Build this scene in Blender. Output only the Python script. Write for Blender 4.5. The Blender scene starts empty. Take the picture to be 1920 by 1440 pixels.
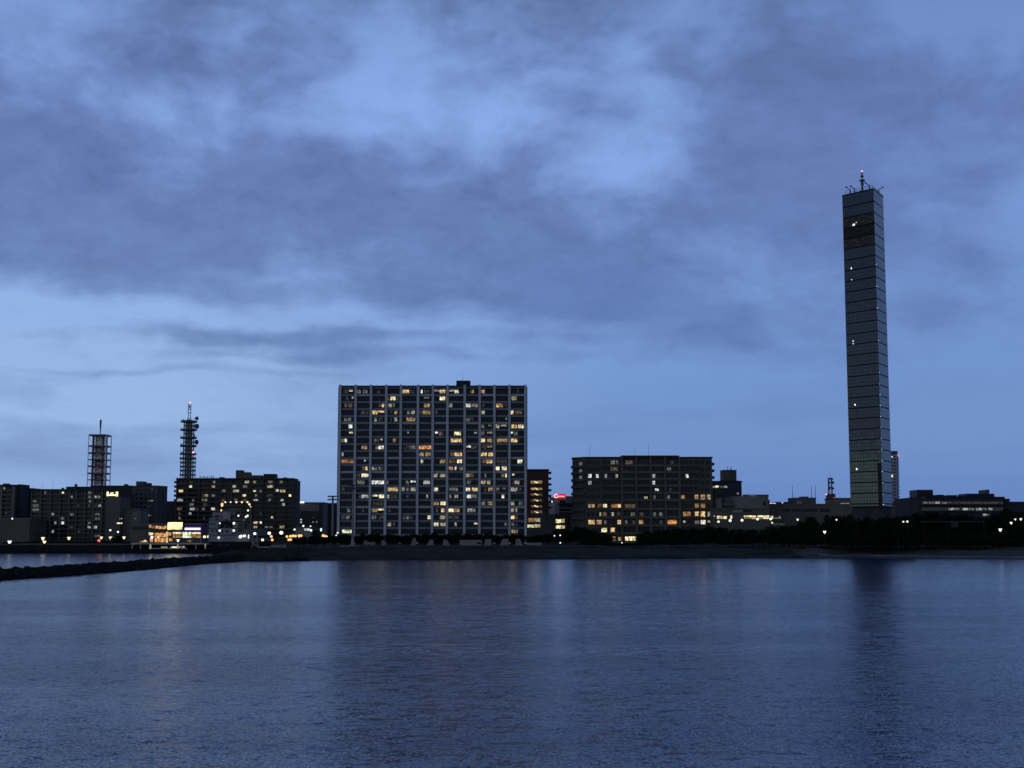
import bpy, math, random
import numpy as np
from math import sin, cos, pi, radians

# ------------------------------------------------------------------ camera
SC = bpy.context.scene
COL = SC.collection
F, CX, CY, HOR, CAMZ = 2560.0, 960.0, 720.0, 1003.0, 7.0
TH = math.atan((HOR - CY) / F)
ct, st = cos(TH), sin(TH)
cam = bpy.data.cameras.new("camera")
cam.sensor_fit = 'HORIZONTAL'; cam.sensor_width = 36.0; cam.lens = 36.0 * F / 1920.0
cam.clip_start = 0.5; cam.clip_end = 30000.0
camo = bpy.data.objects.new("camera", cam); COL.objects.link(camo)
camo.location = (0, 0, CAMZ); camo.rotation_euler = (pi / 2 + TH, 0, 0)
SC.camera = camo
SC.view_settings.view_transform = 'Standard'
SC.view_settings.look = 'None'
SC.view_settings.exposure = 0.0
SC.view_settings.gamma = 1.0
try:
    SC.cycles.use_denoising = True
    SC.cycles.denoiser = 'OPENIMAGEDENOISE'
    SC.cycles.max_bounces = 5
    SC.cycles.diffuse_bounces = 2
    SC.cycles.glossy_bounces = 3
    SC.cycles.sample_clamp_indirect = 3.0
except Exception:
    pass


def W(px, py, Y):
    """the point at depth Y seen at photo position (px, py)"""
    u = (px - CX) / F; v = (CY - py) / F
    k = Y / (ct - v * st)
    return (u * k, Y, CAMZ + (st + v * ct) * k)


def X_(px, Y, py=990.0): return W(px, py, Y)[0]
def Z_(py, Y): return W(CX, py, Y)[2]
def azel(px, py):
    x, y, z = W(px, py, 1000.0); z -= CAMZ
    return math.atan2(x, y), math.atan2(z, math.hypot(x, y))


# ------------------------------------------------------------------ sky
world = bpy.data.worlds.new("World"); SC.world = world
world.use_nodes = True
NT = world.node_tree
for n in list(NT.nodes): NT.nodes.remove(n)


class G:
    """small helper for node graphs"""
    def __init__(s, nt): s.nt = nt
    def node(s, typ, **kw):
        n = s.nt.nodes.new(typ)
        for k, v in kw.items(): setattr(n, k, v)
        return n
    def put(s, sock, v):
        if v is None: return
        if isinstance(v, bpy.types.NodeSocket): s.nt.links.new(v, sock)
        else: sock.default_value = v
    def m(s, op, a, b=None, c=None, clamp=False):
        n = s.node('ShaderNodeMath', operation=op); n.use_clamp = clamp
        s.put(n.inputs[0], a); s.put(n.inputs[1], b); s.put(n.inputs[2], c)
        return n.outputs[0]
    def vec(s, x, y, z=0.0):
        n = s.node('ShaderNodeCombineXYZ')
        s.put(n.inputs[0], x); s.put(n.inputs[1], y); s.put(n.inputs[2], z)
        return n.outputs[0]
    def vm(s, op, a, b=None):
        n = s.node('ShaderNodeVectorMath', operation=op)
        s.put(n.inputs[0], a); s.put(n.inputs[1], b)
        return n.outputs['Value'] if op in ('LENGTH', 'DOT_PRODUCT') else n.outputs[0]
    def noise(s, v, scale, detail=4.0, rough=0.55, dist=0.0, col=False):
        n = s.node('ShaderNodeTexNoise')
        s.put(n.inputs['Vector'], v); n.inputs['Scale'].default_value = scale
        n.inputs['Detail'].default_value = detail; n.inputs['Roughness'].default_value = rough
        n.inputs['Distortion'].default_value = dist
        return n.outputs['Color'] if col else n.outputs[0]
    def mix(s, f, a, b, blend='MIX'):
        n = s.node('ShaderNodeMix', data_type='RGBA'); n.blend_type = blend
        n.clamp_factor = True
        s.put(n.inputs[0], f)
        for i, v in ((6, a), (7, b)):
            if isinstance(v, tuple) and len(v) == 3: v = v + (1.0,)
            s.put(n.inputs[i], v)
        return n.outputs[2]
    def rng(s, v, a, b, c=0.0, d=1.0, smooth=True):
        n = s.node('ShaderNodeMapRange'); n.interpolation_type = 'SMOOTHSTEP' if smooth else 'LINEAR'
        s.put(n.inputs[0], v)
        for i, q in enumerate((a, b, c, d)): s.put(n.inputs[i + 1], q)
        return n.outputs[0]


def L(r, g, b):
    f = lambda c: (c / 255 / 12.92) if c <= 10 else ((c / 255 + .055) / 1.055) ** 2.4
    return (f(r), f(g), f(b))


g = G(NT)
tc = g.node('ShaderNodeTexCoord')
sep = g.node('ShaderNodeSeparateXYZ'); NT.links.new(tc.outputs['Generated'], sep.inputs[0])
az = g.m('ARCTAN2', sep.outputs[0], sep.outputs[1])
el = g.m('MAXIMUM', g.m('ARCSINE', sep.outputs[2]), 0.0)
# streets of cloud: flatter towards the horizon
P = g.vec(az, el, 0.0)
stretch = g.vec(az, g.m('ADD', g.m('MULTIPLY', el, 1.5), g.m('DIVIDE', -0.02, g.m('ADD', el, 0.05))), 0.0)
wk = g.rng(el, 0.06, 0.2, 0.3, 1.0)
curl = g.vm('SUBTRACT', g.noise(stretch, 9.0, 3.0, 0.5, col=True), (0.5, 0.5, 0.5))
warped = g.vm('ADD', stretch, g.vm('MULTIPLY', curl, (0.07, 0.05, 0.0)))
warp = g.vm('MULTIPLY', curl, g.vec(0.11, g.m('MULTIPLY', wk, 0.06), 0.0))
PW = g.vm('ADD', P, warp)
blobs = [  # photo position, half sizes (px), weight: where the dark cloud lies
    (170, 330, 380, 120, 1.0), (90, 120, 190, 140, .62), (335, 125, 140, 70, .5), (790, 350, 330, 95, 1.0),
    (600, 440, 560, 110, .6), (200, 480, 330, 70, .8), (880, 530, 380, 80, .75), (560, 100, 110, 120, .5),
    (1790, 110, 330, 170, .62), (1450, 250, 220, 130, .45), (1480, 400, 330, 80, .5), (1180, 470, 360, 130, .55),
    (560, 636, 560, 16, .5), (760, 668, 420, 14, .35), (330, 690, 330, 9, .2), (300, 800, 330, 20, .3), (120, 860, 500, 60, .35),
    (880, 160, 90, 70, .42), (1070, 40, 120, 70, .45), (1190, 132, 190, 22, .3), (1500, 620, 420, 70, .3),
    (1500, 560, 500, 120, .25), (1860, 270, 260, 100, .42), (400, 560, 300, 30, .4), (860, 10, 90, 26, .5), (1130, 215, 260, 90, .2), (900, 90, 200, 60, .22), (1300, 120, 160, 60, .25),
    (1270, 60, 60, 90, .3),
]
dens = None
for (bx, by, rx, ry, wgt) in blobs:
    a, e = azel(bx, by)
    q = g.vm('MULTIPLY', g.vm('SUBTRACT', PW, (a, e, 0.0)), (F / rx, F / ry, 0.0))
    w = g.rng(g.vm('LENGTH', q), 0.0, 1.5, wgt * 1.08, 0.0)
    dens = w if dens is None else g.m('ADD', dens, w)
dens = g.m('SUBTRACT', 1.3, g.m('MULTIPLY', 1.3, g.m('POWER', 2.718, g.m('MULTIPLY', dens, -1.25))))
# clouds out of the frame, overhead and behind
side = g.rng(g.m('ABSOLUTE', az), 0.40, 0.75)
high = g.rng(el, 0.29, 0.42)
far_n = g.rng(g.noise(stretch, 2.6, 5.0, 0.6), 0.38, 0.66)
outside = g.m('MAXIMUM', side, high)
dens = g.m('ADD', g.m('MULTIPLY', dens, g.m('SUBTRACT', 1.0, outside)), g.m('MULTIPLY', far_n, outside))
big = g.m('SUBTRACT', g.noise(warped, 7.0, 9.0, 0.56), 0.5)
small = g.m('SUBTRACT', g.noise(warped, 22.0, 8.0, 0.66), 0.5)
amp = g.rng(el, 0.03, 0.16, 0.35, 1.0)
dens = g.m('ADD', dens, g.m('ADD', g.m('MULTIPLY', g.m('MULTIPLY', big, amp), 2.6), 0.12))
dens = g.m('ADD', g.rng(dens, 0.08, 1.05, 0.0, 1.0), g.m('MULTIPLY', g.m('MULTIPLY', small, amp), 0.8))
streak = g.m('SUBTRACT', g.noise(g.vec(g.m('MULTIPLY', az, 3.0), g.m('MULTIPLY', el, 30.0), 3.7), 1.6, 6.0, 0.58), 0.5)
dens = g.m('ADD', dens, g.m('MULTIPLY', g.m('MULTIPLY', streak, g.rng(el, 0.05, 0.22, 1.0, 0.0)), 1.25))
lr = g.rng(az, azel(200, 900)[0], azel(1250, 900)[0])
hor = g.mix(lr, L(154, 181, 222), L(108, 141, 196))
top = g.mix(g.rng(az, azel(900, 100)[0], azel(1800, 100)[0]), L(140, 168, 225), L(118, 145, 203))
light = g.mix(g.rng(el, 0.05, 0.27), hor, top)
dark = g.mix(g.rng(el, 0.05, 0.3), g.mix(lr, L(104, 129, 180), L(90, 121, 176)), L(91, 108, 160))
low = g.rng(el, 0.0, 0.07, 0.62, 1.0)
sky = g.mix(g.rng(dens, 0.0, 1.15, 0.0, 1.0, False), light, dark)
lowc = g.mix(lr, L(124, 151, 199), L(95, 128, 183))
sky = g.mix(g.rng(el, 0.0, 0.065, 0.75, 0.0), sky, lowc)
sky = g.mix(g.rng(el, 0.285, 0.5, 0.0, 0.88), sky, g.mix(g.rng(dens, 0.0, 1.15, 0.0, 1.0, False), (.10, .155, .33), (.05, .08, .17)))
# the western half behind the camera is less blue
rear = g.rng(g.m('ABSOLUTE', az), 1.8, 2.5, 0.0, 0.38)
sky = g.mix(rear, sky, g.mix(g.rng(dens, 0.0, 1.15, 0.0, 1.0, False), (.46, .47, .48), (.24, .25, .27)))
# the afterglow low in the west, behind the camera and to its left
west = g.rng(g.m('ABSOLUTE', g.m('ADD', az, 1.75)), 0.5, 1.25, 1.0, 0.0)
glow = g.m('MULTIPLY', west, g.rng(el, 0.045, 0.075, 1.0, 0.0))
sky = g.mix(glow, sky, (0.62, 0.92, 1.0))
# high thin dusk sky from the physical model, sun below the horizon
nish = g.node('ShaderNodeTexSky'); nish.sky_type = 'NISHITA'; nish.sun_disc = False
nish.sun_elevation = radians(1.0); nish.sun_rotation = radians(-110)
sky = g.mix(0.02, sky, nish.outputs[0], 'ADD')
sky = g.mix(1.0, sky, (0.92, 1.01, 1.05), 'MULTIPLY')
bg = g.node('ShaderNodeBackground'); NT.links.new(sky, bg.inputs[0]); bg.inputs[1].default_value = 1.0
wo = g.node('ShaderNodeOutputWorld'); NT.links.new(bg.outputs[0], wo.inputs[0])
try:
    world.cycles.sampling_method = 'MANUAL'; world.cycles.sample_map_resolution = 512
except Exception:
    pass

# last light of the sunken sun through the overcast, from behind the camera
sun = bpy.data.lights.new("sun", 'SUN'); sun.energy = 0.12; sun.angle = radians(25); sun.color = (1.0, 0.93, 0.86)
suno = bpy.data.objects.new("sun", sun); COL.objects.link(suno)
suno.rotation_euler = (radians(78), 0, radians(-35))


# ------------------------------------------------------------------ mesh helpers
class MB:
    def __init__(s): s.v, s.f, s.m, s.uv = [], [], [], {}
    def add(s, vs, fs, m=0):
        o = len(s.v); s.v += [tuple(p) for p in vs]
        for f in fs: s.f.append(tuple(i + o for i in f)); s.m.append(m)
        return s
    def box(s, x0, x1, y0, y1, z0, z1, m=0):
        if x0 > x1: x0, x1 = x1, x0
        if y0 > y1: y0, y1 = y1, y0
        if z0 > z1: z0, z1 = z1, z0
        return s.add([(x0, y0, z0), (x1, y0, z0), (x1, y1, z0), (x0, y1, z0), (x0, y0, z1), (x1, y0, z1), (x1, y1, z1), (x0, y1, z1)],
                     [(0, 3, 2, 1), (4, 5, 6, 7), (0, 1, 5, 4), (1, 2, 6, 5), (2, 3, 7, 6), (3, 0, 4, 7)], m)
    def pbox(s, xa, xb, ya, yb, Y, d, m=0):
        """box whose front face spans photo columns xa-xb and rows ya-yb at depth Y"""
        yc = (ya + yb) / 2
        return s.box(X_(xa, Y, yc), X_(xb, Y, yc), Y, Y + d, Z_(ya, Y), Z_(yb, Y), m)
    def prism(s, pts, z0, z1, m=0):
        n = len(pts)
        return s.add([(x, y, z0) for x, y in pts] + [(x, y, z1) for x, y in pts],
                     [tuple(range(n))[::-1], tuple(range(n, 2 * n))] + [(i, (i + 1) % n, n + (i + 1) % n, n + i) for i in range(n)], m)
    def tube(s, p, q, r0, r1=None, n=8, m=0):
        r1 = r0 if r1 is None else r1
        p = np.array(p, float); q = np.array(q, float); d = q - p
        d /= max(np.linalg.norm(d), 1e-9)
        a = np.cross(d, (0, 0, 1.0) if abs(d[2]) < .9 else (1.0, 0, 0)); a /= np.linalg.norm(a); b = np.cross(d, a)
        vs = []
        for c, r in ((p, r0), (q, r1)):
            for i in range(n):
                t = 2 * pi * i / n; vs.append(tuple(c + (a * cos(t) + b * sin(t)) * r))
        return s.add(vs, [(i, (i + 1) % n, n + (i + 1) % n, n + i) for i in range(n)] + [tuple(range(n))[::-1], tuple(range(n, 2 * n))], m)
    def ball(s, c, rx, ry=None, rz=None, n=8, k=5, m=0):
        ry = rx if ry is None else ry; rz = rx if rz is None else rz
        vs = [(c[0], c[1], c[2] - rz)]
        for j in range(1, k):
            t = -pi / 2 + pi * j / k
            for i in range(n):
                a = 2 * pi * i / n
                vs.append((c[0] + rx * cos(t) * cos(a), c[1] + ry * cos(t) * sin(a), c[2] + rz * sin(t)))
        vs.append((c[0], c[1], c[2] + rz)); e = len(vs) - 1
        fs = [(0, 1 + (i + 1) % n, 1 + i) for i in range(n)]
        for j in range(k - 2):
            o = 1 + j * n
            fs += [(o + i, o + (i + 1) % n, o + n + (i + 1) % n, o + n + i) for i in range(n)]
        o = 1 + (k - 2) * n
        fs += [(o + i, o + (i + 1) % n, e) for i in range(n)]
        return s.add(vs, fs, m)
    def build(s, name, mats, parent=None, loc=None, smooth=False, kind=None, label=None):
        """links ONE mesh object; points are world points, kept relative to the thing's base"""
        mats = mats if isinstance(mats, (list, tuple)) else [mats]
        base = np.array(BASE.get(parent.name, (0, 0, 0)) if parent is not None else (loc or (0, 0, 0)), float)
        me = bpy.data.meshes.new(name)
        me.from_pydata([tuple(np.array(p) - base) for p in s.v], [], s.f)
        for m in mats: me.materials.append(m)
        if len(mats) > 1:
            me.polygons.foreach_set('material_index', s.m)
        if smooth: me.polygons.foreach_set('use_smooth', [True] * len(s.f))
        me.update()
        o = bpy.data.objects.new(name, me); COL.objects.link(o)
        if parent is not None:
            o.parent = parent; BASE[o.name] = tuple(base)
        else:
            o.location = tuple(base); BASE[o.name] = tuple(base)
        if kind: o['kind'] = kind
        if label: o['label'] = label
        return o


BASE = {}


def thing(name, label, cat, loc, group=None):
    o = bpy.data.objects.new(name, None); COL.objects.link(o)
    o.empty_display_size = 0.5
    o.location = loc; BASE[o.name] = tuple(loc)
    o['label'] = label; o['category'] = cat
    if group: o['group'] = group
    return o


def tag(o, label, cat, group=None):
    o['label'] = label; o['category'] = cat
    if group: o['group'] = group
    return o


def dup(root, loc, label, group=None, scale=None, rz=0.0):
    r = root.copy(); COL.objects.link(r); r.location = loc
    r['label'] = label
    if group: r['group'] = group
    if scale: r.scale = scale
    r.rotation_euler = (0, 0, rz)
    for ch in list(root.children):
        c = ch.copy(); COL.objects.link(c); c.parent = r
        for gc in list(ch.children):
            d = gc.copy(); COL.objects.link(d); d.parent = c
    return r


# ------------------------------------------------------------------ materials
def mat(name, color, rough=0.8, var=0.25, scale=0.6, spec=0.3, metal=0.0, streak=False):
    m = bpy.data.materials.new(name); m.use_nodes = True
    if spec == 0.3: spec = .15
    h = G(m.node_tree); b = m.node_tree.nodes['Principled BSDF']
    t = h.node('ShaderNodeTexCoord')
    v = t.outputs['Object']
    if streak: v = h.vm('MULTIPLY', v, (1.0, 1.0, 0.15))
    n = h.noise(v, scale, 5.0, 0.6)
    n2 = h.noise(v, scale * 6.3, 3.0, 0.6)
    f = h.m('ADD', h.m('MULTIPLY', n, 0.7), h.m('MULTIPLY', n2, 0.3))
    lo = tuple(c * (1 - var) for c in color); hi = tuple(min(1, c * (1 + var)) for c in color)
    c = h.mix(h.rng(f, 0.32, 0.68), lo, hi)
    m.node_tree.links.new(c, b.inputs['Base Color'])
    b.inputs['Roughness'].default_value = rough
    b.inputs['Specular IOR Level'].default_value = spec
    b.inputs['Metallic'].default_value = metal
    return m


def glow_mat(name, color, strength, var=True, scale=1.1):
    m = bpy.data.materials.new(name); m.use_nodes = True
    nt = m.node_tree
    for n in list(nt.nodes): nt.nodes.remove(n)
    h = G(nt)
    e = h.node('ShaderNodeEmission'); o = h.node('ShaderNodeOutputMaterial')
    e.inputs[0].default_value = color + (1.0,)
    if var:   # lamps, furniture and curtains inside the room
        t = h.node('ShaderNodeTexCoord')
        n = h.noise(t.outputs['Object'], scale, 2.0, 0.6)
        s = h.rng(n, 0.34, 0.66, 0.3 * strength, 1.45 * strength)
        nt.links.new(s, e.inputs[1])
    else:
        e.inputs[1].default_value = strength
    nt.links.new(e.outputs[0], o.inputs[0])
    return m


M = {
    'pillar': mat('pale_concrete', (.32, .335, .36), .85, .12, .15, streak=True),
    'parapet': mat('grey_parapet', (.112, .135, .165), .5, .2, .2),
    'parapet_light': mat('pale_parapet', (.26, .275, .30), .8, .12, .2),
    'wall_dark': mat('dark_wall', (.03, .032, .036), .8, .25, .3),
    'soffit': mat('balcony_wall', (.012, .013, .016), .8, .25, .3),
    'glass_dark': mat('unlit_window_glass', (.006, .008, .011), .15, .3, .4, .22),
    'wall_grey': mat('grey_wall', (.084, .078, .068), .85, .2, .12, streak=True),
    'wall_mid': mat('mid_grey_wall', (.12, .114, .105), .85, .18, .12, streak=True),
    'wall_pale': mat('pale_wall', (.19, .185, .185), .85, .15, .12, streak=True),
    'wall_brown': mat('brown_tile_wall', (.066, .058, .048), .8, .2, .2),
    'wall_blue': mat('blue_grey_wall', (.06, .062, .066), .75, .2, .2),
    'brick': mat('red_brick_wall', (.085, .045, .035), .85, .2, .4),
    'roof': mat('dark_roof', (.035, .036, .042), .8, .25, .3),
    'joint': mat('black_joint', (.004, .004, .005), .95, .2, .5, .05),
    'black': mat('black_paint', (.012, .013, .016), .5, .3, .5),
    'concrete': mat('weathered_concrete', (.17, .168, .165), .9, .25, .3, streak=True),
    'concrete_dark': mat('dark_concrete', (.07, .068, .066), .9, .25, .3),
    'steel': mat('dark_steel', (.06, .06, .065), .5, .2, .5),
    'steel_red': mat('red_oxide_steel', (.17, .07, .07), .6, .2, .5),
    'steel_pale': mat('pale_steel', (.68, .63, .64), .5, .15, .5),
    'white': mat('white_paint', (.36, .35, .34), .6, .1, .4),
    'ship_white': mat('ship_white_paint', (.155, .165, .18), .5, .12, .25, streak=True),
    'ship_hull': mat('ship_dark_hull', (.009, .009, .011), .8, .3, .3, .1),
    'distant': mat('distant_wall_painted_haze', (.22, .26, .34), .85, .12, .05),  # haze painted into the wall colour: paler and bluer
    'grass': mat('dusk_grass', (.026, .029, .02), .95, .4, .12, spec=.03),
    'slope': mat('embankment_stone', (.024, .026, .022), .95, .45, .1, spec=.03),
    'sand': mat('wet_sand', (.05, .05, .048), .9, .25, .1, spec=.03),
    'sand_pale': mat('dry_sand', (.105, .104, .1), .9, .3, .2, spec=.03),
    'scrub': mat('scrub_soil', (.017, .018, .014), .95, .4, .3, spec=.03),
    'paving': mat('paving', (.085, .085, .08), .9, .25, .2, spec=.03),
    'rock': mat('dark_rock', (.011, .012, .013), .85, .4, .7, spec=.03),
    'leaf': mat('dark_foliage', (.014, .018, .010), .9, .45, 1.2, spec=.03),
    'leaf2': mat('blackish_foliage', (.010, .014, .009), .9, .45, 1.2, spec=.03),
    'bark': mat('bark', (.05, .042, .034), .95, .3, 2.0),
}
CLS = {
    'Y': ((1, .85, .5), 1.05), 'C': ((1, .92, .70), .8), 'N': ((.94, 1, .96), .85), 'W': ((1, .68, .32), .8), 'O': ((1, .44, .15), .75), 'R': ((1, .16, .1), .8),
    'y': ((1, .82, .45), .42), 'c': ((.98, .9, .68), .34), 'n': ((.9, .95, .92), .34), 'w': ((1, .64, .32), .33), 'o': ((1, .48, .2), .28), 'r': ((1, .3, .2), .25),
    'D': ((.9, .88, .8), .13), 'e': ((1, .66, .42), .105), 'd': ((.88, .82, .76), .045), 'g': ((.88, 1, .62), .75), 'A': ((1, .50, .18), .72),
}
EM = {k: glow_mat('lit_window_' + {'Y': 'yellow', 'C': 'cream', 'N': 'white', 'W': 'amber', 'O': 'orange', 'R': 'red', 'y': 'soft_yellow', 'c': 'soft_cream', 'n': 'soft_white', 'w': 'soft_amber', 'o': 'soft_orange', 'r': 'soft_red', 'D': 'dim', 'e': 'dim_amber', 'd': 'faint', 'g': 'green', 'A': 'restaurant_amber'}[k], *v) for k, v in CLS.items()}
LAMP = {
    'white': glow_mat('white_lamp', (.97, 1, .95), 1.5, False), 'warm': glow_mat('warm_lamp', (1, .8, .5), 1.5, False),
    'amber': glow_mat('amber_lamp', (1, .52, .18), 1.5, False), 'red': glow_mat('red_lamp', (1, .1, .12), 1.5, False),
    'pink': glow_mat('obstruction_lamp', (1, .35, .38), 1.8, False), 'soft': glow_mat('soft_lamp', (.9, .95, 1), 1.2, False),
    'faint': glow_mat('faint_lamp', (.9, .95, 1), .7, False),
    'green': glow_mat('greenish_lamp', (.9, 1, .72), 1.25, False), 'dim': glow_mat('dim_lamp', (1, .9, .72), .8, False),
}

# ------------------------------------------------------------------ water
def water_mat():
    m = bpy.data.materials.new('sea_water'); m.use_nodes = True
    nt = m.node_tree; h = G(nt); b = nt.nodes['Principled BSDF']
    t = h.node('ShaderNodeTexCoord'); v = t.outputs['Object']
    b.inputs['Base Color'].default_value = (.006, .020, .075, 1)
    b.inputs['Roughness'].default_value = 0.15
    b.inputs['IOR'].default_value = 1.33
    def slope(sx, sy, scale, detail, kx, ky, off):
        q = h.vm('ADD', h.vm('MULTIPLY', v, (sx, sy, 1.0)), off)
        c = h.vm('SUBTRACT', h.noise(q, scale, detail, .6, .3, col=True), (.5, .5, .5))
        return h.vm('MULTIPLY', c, (kx, ky, 0.0))
    # rippled and calmer streets of water
    patch = h.rng(h.noise(h.vm('MULTIPLY', v, (.012, .05, 1.0)), 1.0, 4.0, .6), .34, .62, .55, 1.1)
    sy_ = h.node('ShaderNodeSeparateXYZ'); nt.links.new(v, sy_.inputs[0])
    # sheltered, smoother water close inshore
    patch = h.m('MULTIPLY', patch, h.rng(sy_.outputs[1], 80.0, 250.0, 1.95, .72))
    s1 = slope(.6, 1.0, 1.7, 3.0, .32, .54, (0, 0, 0))
    s2 = slope(.9, 1.0, 9.0, 2.0, .75, .72, (31, 17, 5))
    s3 = slope(.5, 1.0, .22, 2.0, .05, .09, (7, 71, 9))
    s = h.vm('ADD', h.vm('ADD', s1, s2), s3)
    s = h.vm('MULTIPLY', s, h.vec(patch, patch, patch))
    n = h.vm('NORMALIZE', h.vm('ADD', s, (0.0, 0.0, 1.0)))
    nt.links.new(n, b.inputs['Normal'])
    return m


MB().add([(-9000, -400, 0), (9000, -400, 0), (9000, 14000, 0), (-9000, 14000, 0)], [(0, 1, 2, 3)]).build('water', water_mat(), kind='structure')

# ------------------------------------------------------------------ land: one height field split by surface
SHORE = [(-2600.0, 527.0), (X_(300, 527), 527.0), (X_(479, 527), 527.0), (X_(488, 440), 440.0), (X_(440, 428), 428.0), (X_(402, 420), 420.0), (X_(389, 408), 408.0),
         (X_(393, 390), 390.0), (X_(420, 376), 376.0), (X_(470, 362), 362.0), (X_(530, 366), 366.0), (X_(600, 375), 375.0), (X_(760, 382), 382.0), (X_(900, 386), 386.0), (X_(1240, 402), 402.0),
         (X_(1490, 416), 416.0), (X_(1640, 418), 418.0), (X_(1780, 402), 402.0), (X_(1920, 389), 389.0), (X_(2200, 370), 370.0), (3200.0, 340.0)]
POLY = SHORE + [(3200.0, 14000.0), (-2600.0, 14000.0)]


def shore_distance(px, py):
    """signed distance from the shoreline, positive on land"""
    d = np.full(px.shape, 1e9); inside = np.zeros(px.shape, bool)
    n = len(POLY)
    for i in range(n):
        (x0, y0), (x1, y1) = POLY[i], POLY[(i + 1) % n]
        if i < len(SHORE) - 1:
            ex, ey = x1 - x0, y1 - y0
            t = np.clip(((px - x0) * ex + (py - y0) * ey) / (ex * ex + ey * ey), 0, 1)
            d = np.minimum(d, np.hypot(px - x0 - t * ex, py - y0 - t * ey))
        c = (y0 > py) != (y1 > py)
        with np.errstate(divide='ignore', invalid='ignore'):
            xi = (x1 - x0) * (py - y0) / (y1 - y0 + 1e-12) + x0
        inside ^= c & (px < xi)
    return np.where(inside, d, -d)


def land():
    xs = np.concatenate([[-8000, -3000, -1200, -600, -400, -300], np.arange(-250, 260, 1.7), [300, 360, 450, 700, 1400, 3100, 8000]])
    ys = np.concatenate([np.arange(345, 452, 1.1), np.arange(454, 515, 4.0), np.arange(515, 546, 1.3), [550, 560, 580, 620, 680, 760, 900, 1200, 1700, 2600, 4500, 8000, 13500]])
    gx, gy = np.meshgrid(xs, ys)
    rs = np.random.RandomState(4)
    wob = 0.5 * np.sin(gx * .21 + 1.0) + .4 * np.sin(gx * .57) + .3 * np.sin(gy * .4)
    d = shore_distance(np.clip(gx, -2500, 3000), gy) + np.where(gx > -100, wob * .5, wob * .2)
    beach = np.clip((gx - X_(1500, 417)) / 12.0, 0, 1)
    prom = (gx < X_(560, 375)) & (gy < 445)
    quay = gy > 500
    emb = np.interp(d, [-60, -3, 0, 3, 24, 28, 34, 60], [-3, -1.2, -.2, .5, 3.0, 3.1, 3.25, 3.2])
    bch = np.interp(d, [-60, -3, 0, 6, 22, 30, 60], [-3, -.4, -.03, .5, 1.5, 3.1, 3.2])
    qy = np.interp(d, [-60, -2, 0, 3.2, 3.9, 60], [-3, -1.0, -.3, 1.1, 1.3, 1.3 + 0])
    qy = np.where(d > 4.6, 3.1, qy)
    pr = np.interp(d, [-60, -2, 0, 2, 6, 12, 24], [-3, -1, -.1, .8, 1.9, 2.5, 2.9])
    z = emb * (1 - beach) + bch * beach
    z = np.where(prom, pr, z); z = np.where(quay & (gx < X_(479, 527)), qy, z)
    z = z + np.where(d > 1, rs.uniform(-.12, .12, gx.shape), 0) + np.where(prom & (d > 1), rs.uniform(-.25, .3, gx.shape), 0)
    # a low sand mound beside the beach
    mx, my = X_(1535, 432), 434.0
    z += 1.5 * np.exp(-((gx - mx) / 4.5) ** 2 - ((gy - my) / 5.0) ** 2)
    groups = {k: MB() for k in ('ground', 'embankment', 'beach', 'dry_sand', 'promontory', 'quay')}
    idx = {k: {} for k in groups}
    ny, nx = gx.shape
    for j in range(ny - 1):
        for i in range(nx - 1):
            c = [(j, i), (j, i + 1), (j + 1, i + 1), (j + 1, i)]
            if max(z[a] for a in c) < -1.0: continue
            dm = max(d[a] for a in c); xm = (gx[c[0]] + gx[c[1]]) / 2; ym = (gy[c[0]] + gy[c[2]]) / 2
            if ym > 515 and xm < X_(490, 527): k = 'quay' if dm < 6 else 'ground'
            elif xm < X_(560, 375) and ym < 445: k = 'promontory'
            elif dm < 27 and xm > X_(1500, 417): k = 'dry_sand' if 7 < dm < 11.5 and xm > X_(1545, 417) else 'beach'
            elif dm < 27: k = 'embankment'
            else: k = 'ground'
            b, ii = groups[k], idx[k]
            f = []
            for a in c:
                if a not in ii:
                    ii[a] = len(b.v); b.v.append((gx[a], gy[a], z[a]))
                f.append(ii[a])
            b.f.append(tuple(f)); b.m.append(0)
    ms = {'ground': M['grass'], 'embankment': M['slope'], 'beach': M['sand'], 'dry_sand': M['sand_pale'], 'promontory': M['scrub'], 'quay': M['rock']}
    for k, b in groups.items():
        if b.f: b.build(k, ms[k], kind='structure', smooth=(k != 'promontory'))


land()


def gz(x, y):
    return 3.2


# promenade strip along the top of the embankment
def strip(name, m, pts, w, z):
    b = MB()
    for (x0, y0), (x1, y1) in zip(pts[:-1], pts[1:]):
        b.add([(x0, y0, z), (x1, y1, z), (x1, y1 + w, z), (x0, y0 + w, z)], [(0, 1, 2, 3)])
    return b.build(name, m, kind='structure')


strip('footpath', M['paving'], [(X_(px, Y), Y + 28.5) for px, Y in ((590, 375), (760, 382), (900, 386), (1240, 402), (1490, 416))], 4.5, 3.46)


def seawall():
    b = MB()
    rs = random.Random(2)
    x = X_(-80, 533)
    while x < X_(250, 533):
        w = 7.5
        b.box(x, x + w - .06, 532.4, 533.2, 1.0, 3.75 + rs.uniform(-.03, .03))
        x += w
    b.box(X_(-80, 533), X_(250, 533), 533.25, 534.0, 1.0, 3.6)
    o = b.build('seawall', M['concrete_dark'], loc=(X_(90, 533), 533, 1.0))
    tag(o, 'long grey concrete seawall along the far left shore', 'seawall')


seawall()


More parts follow.
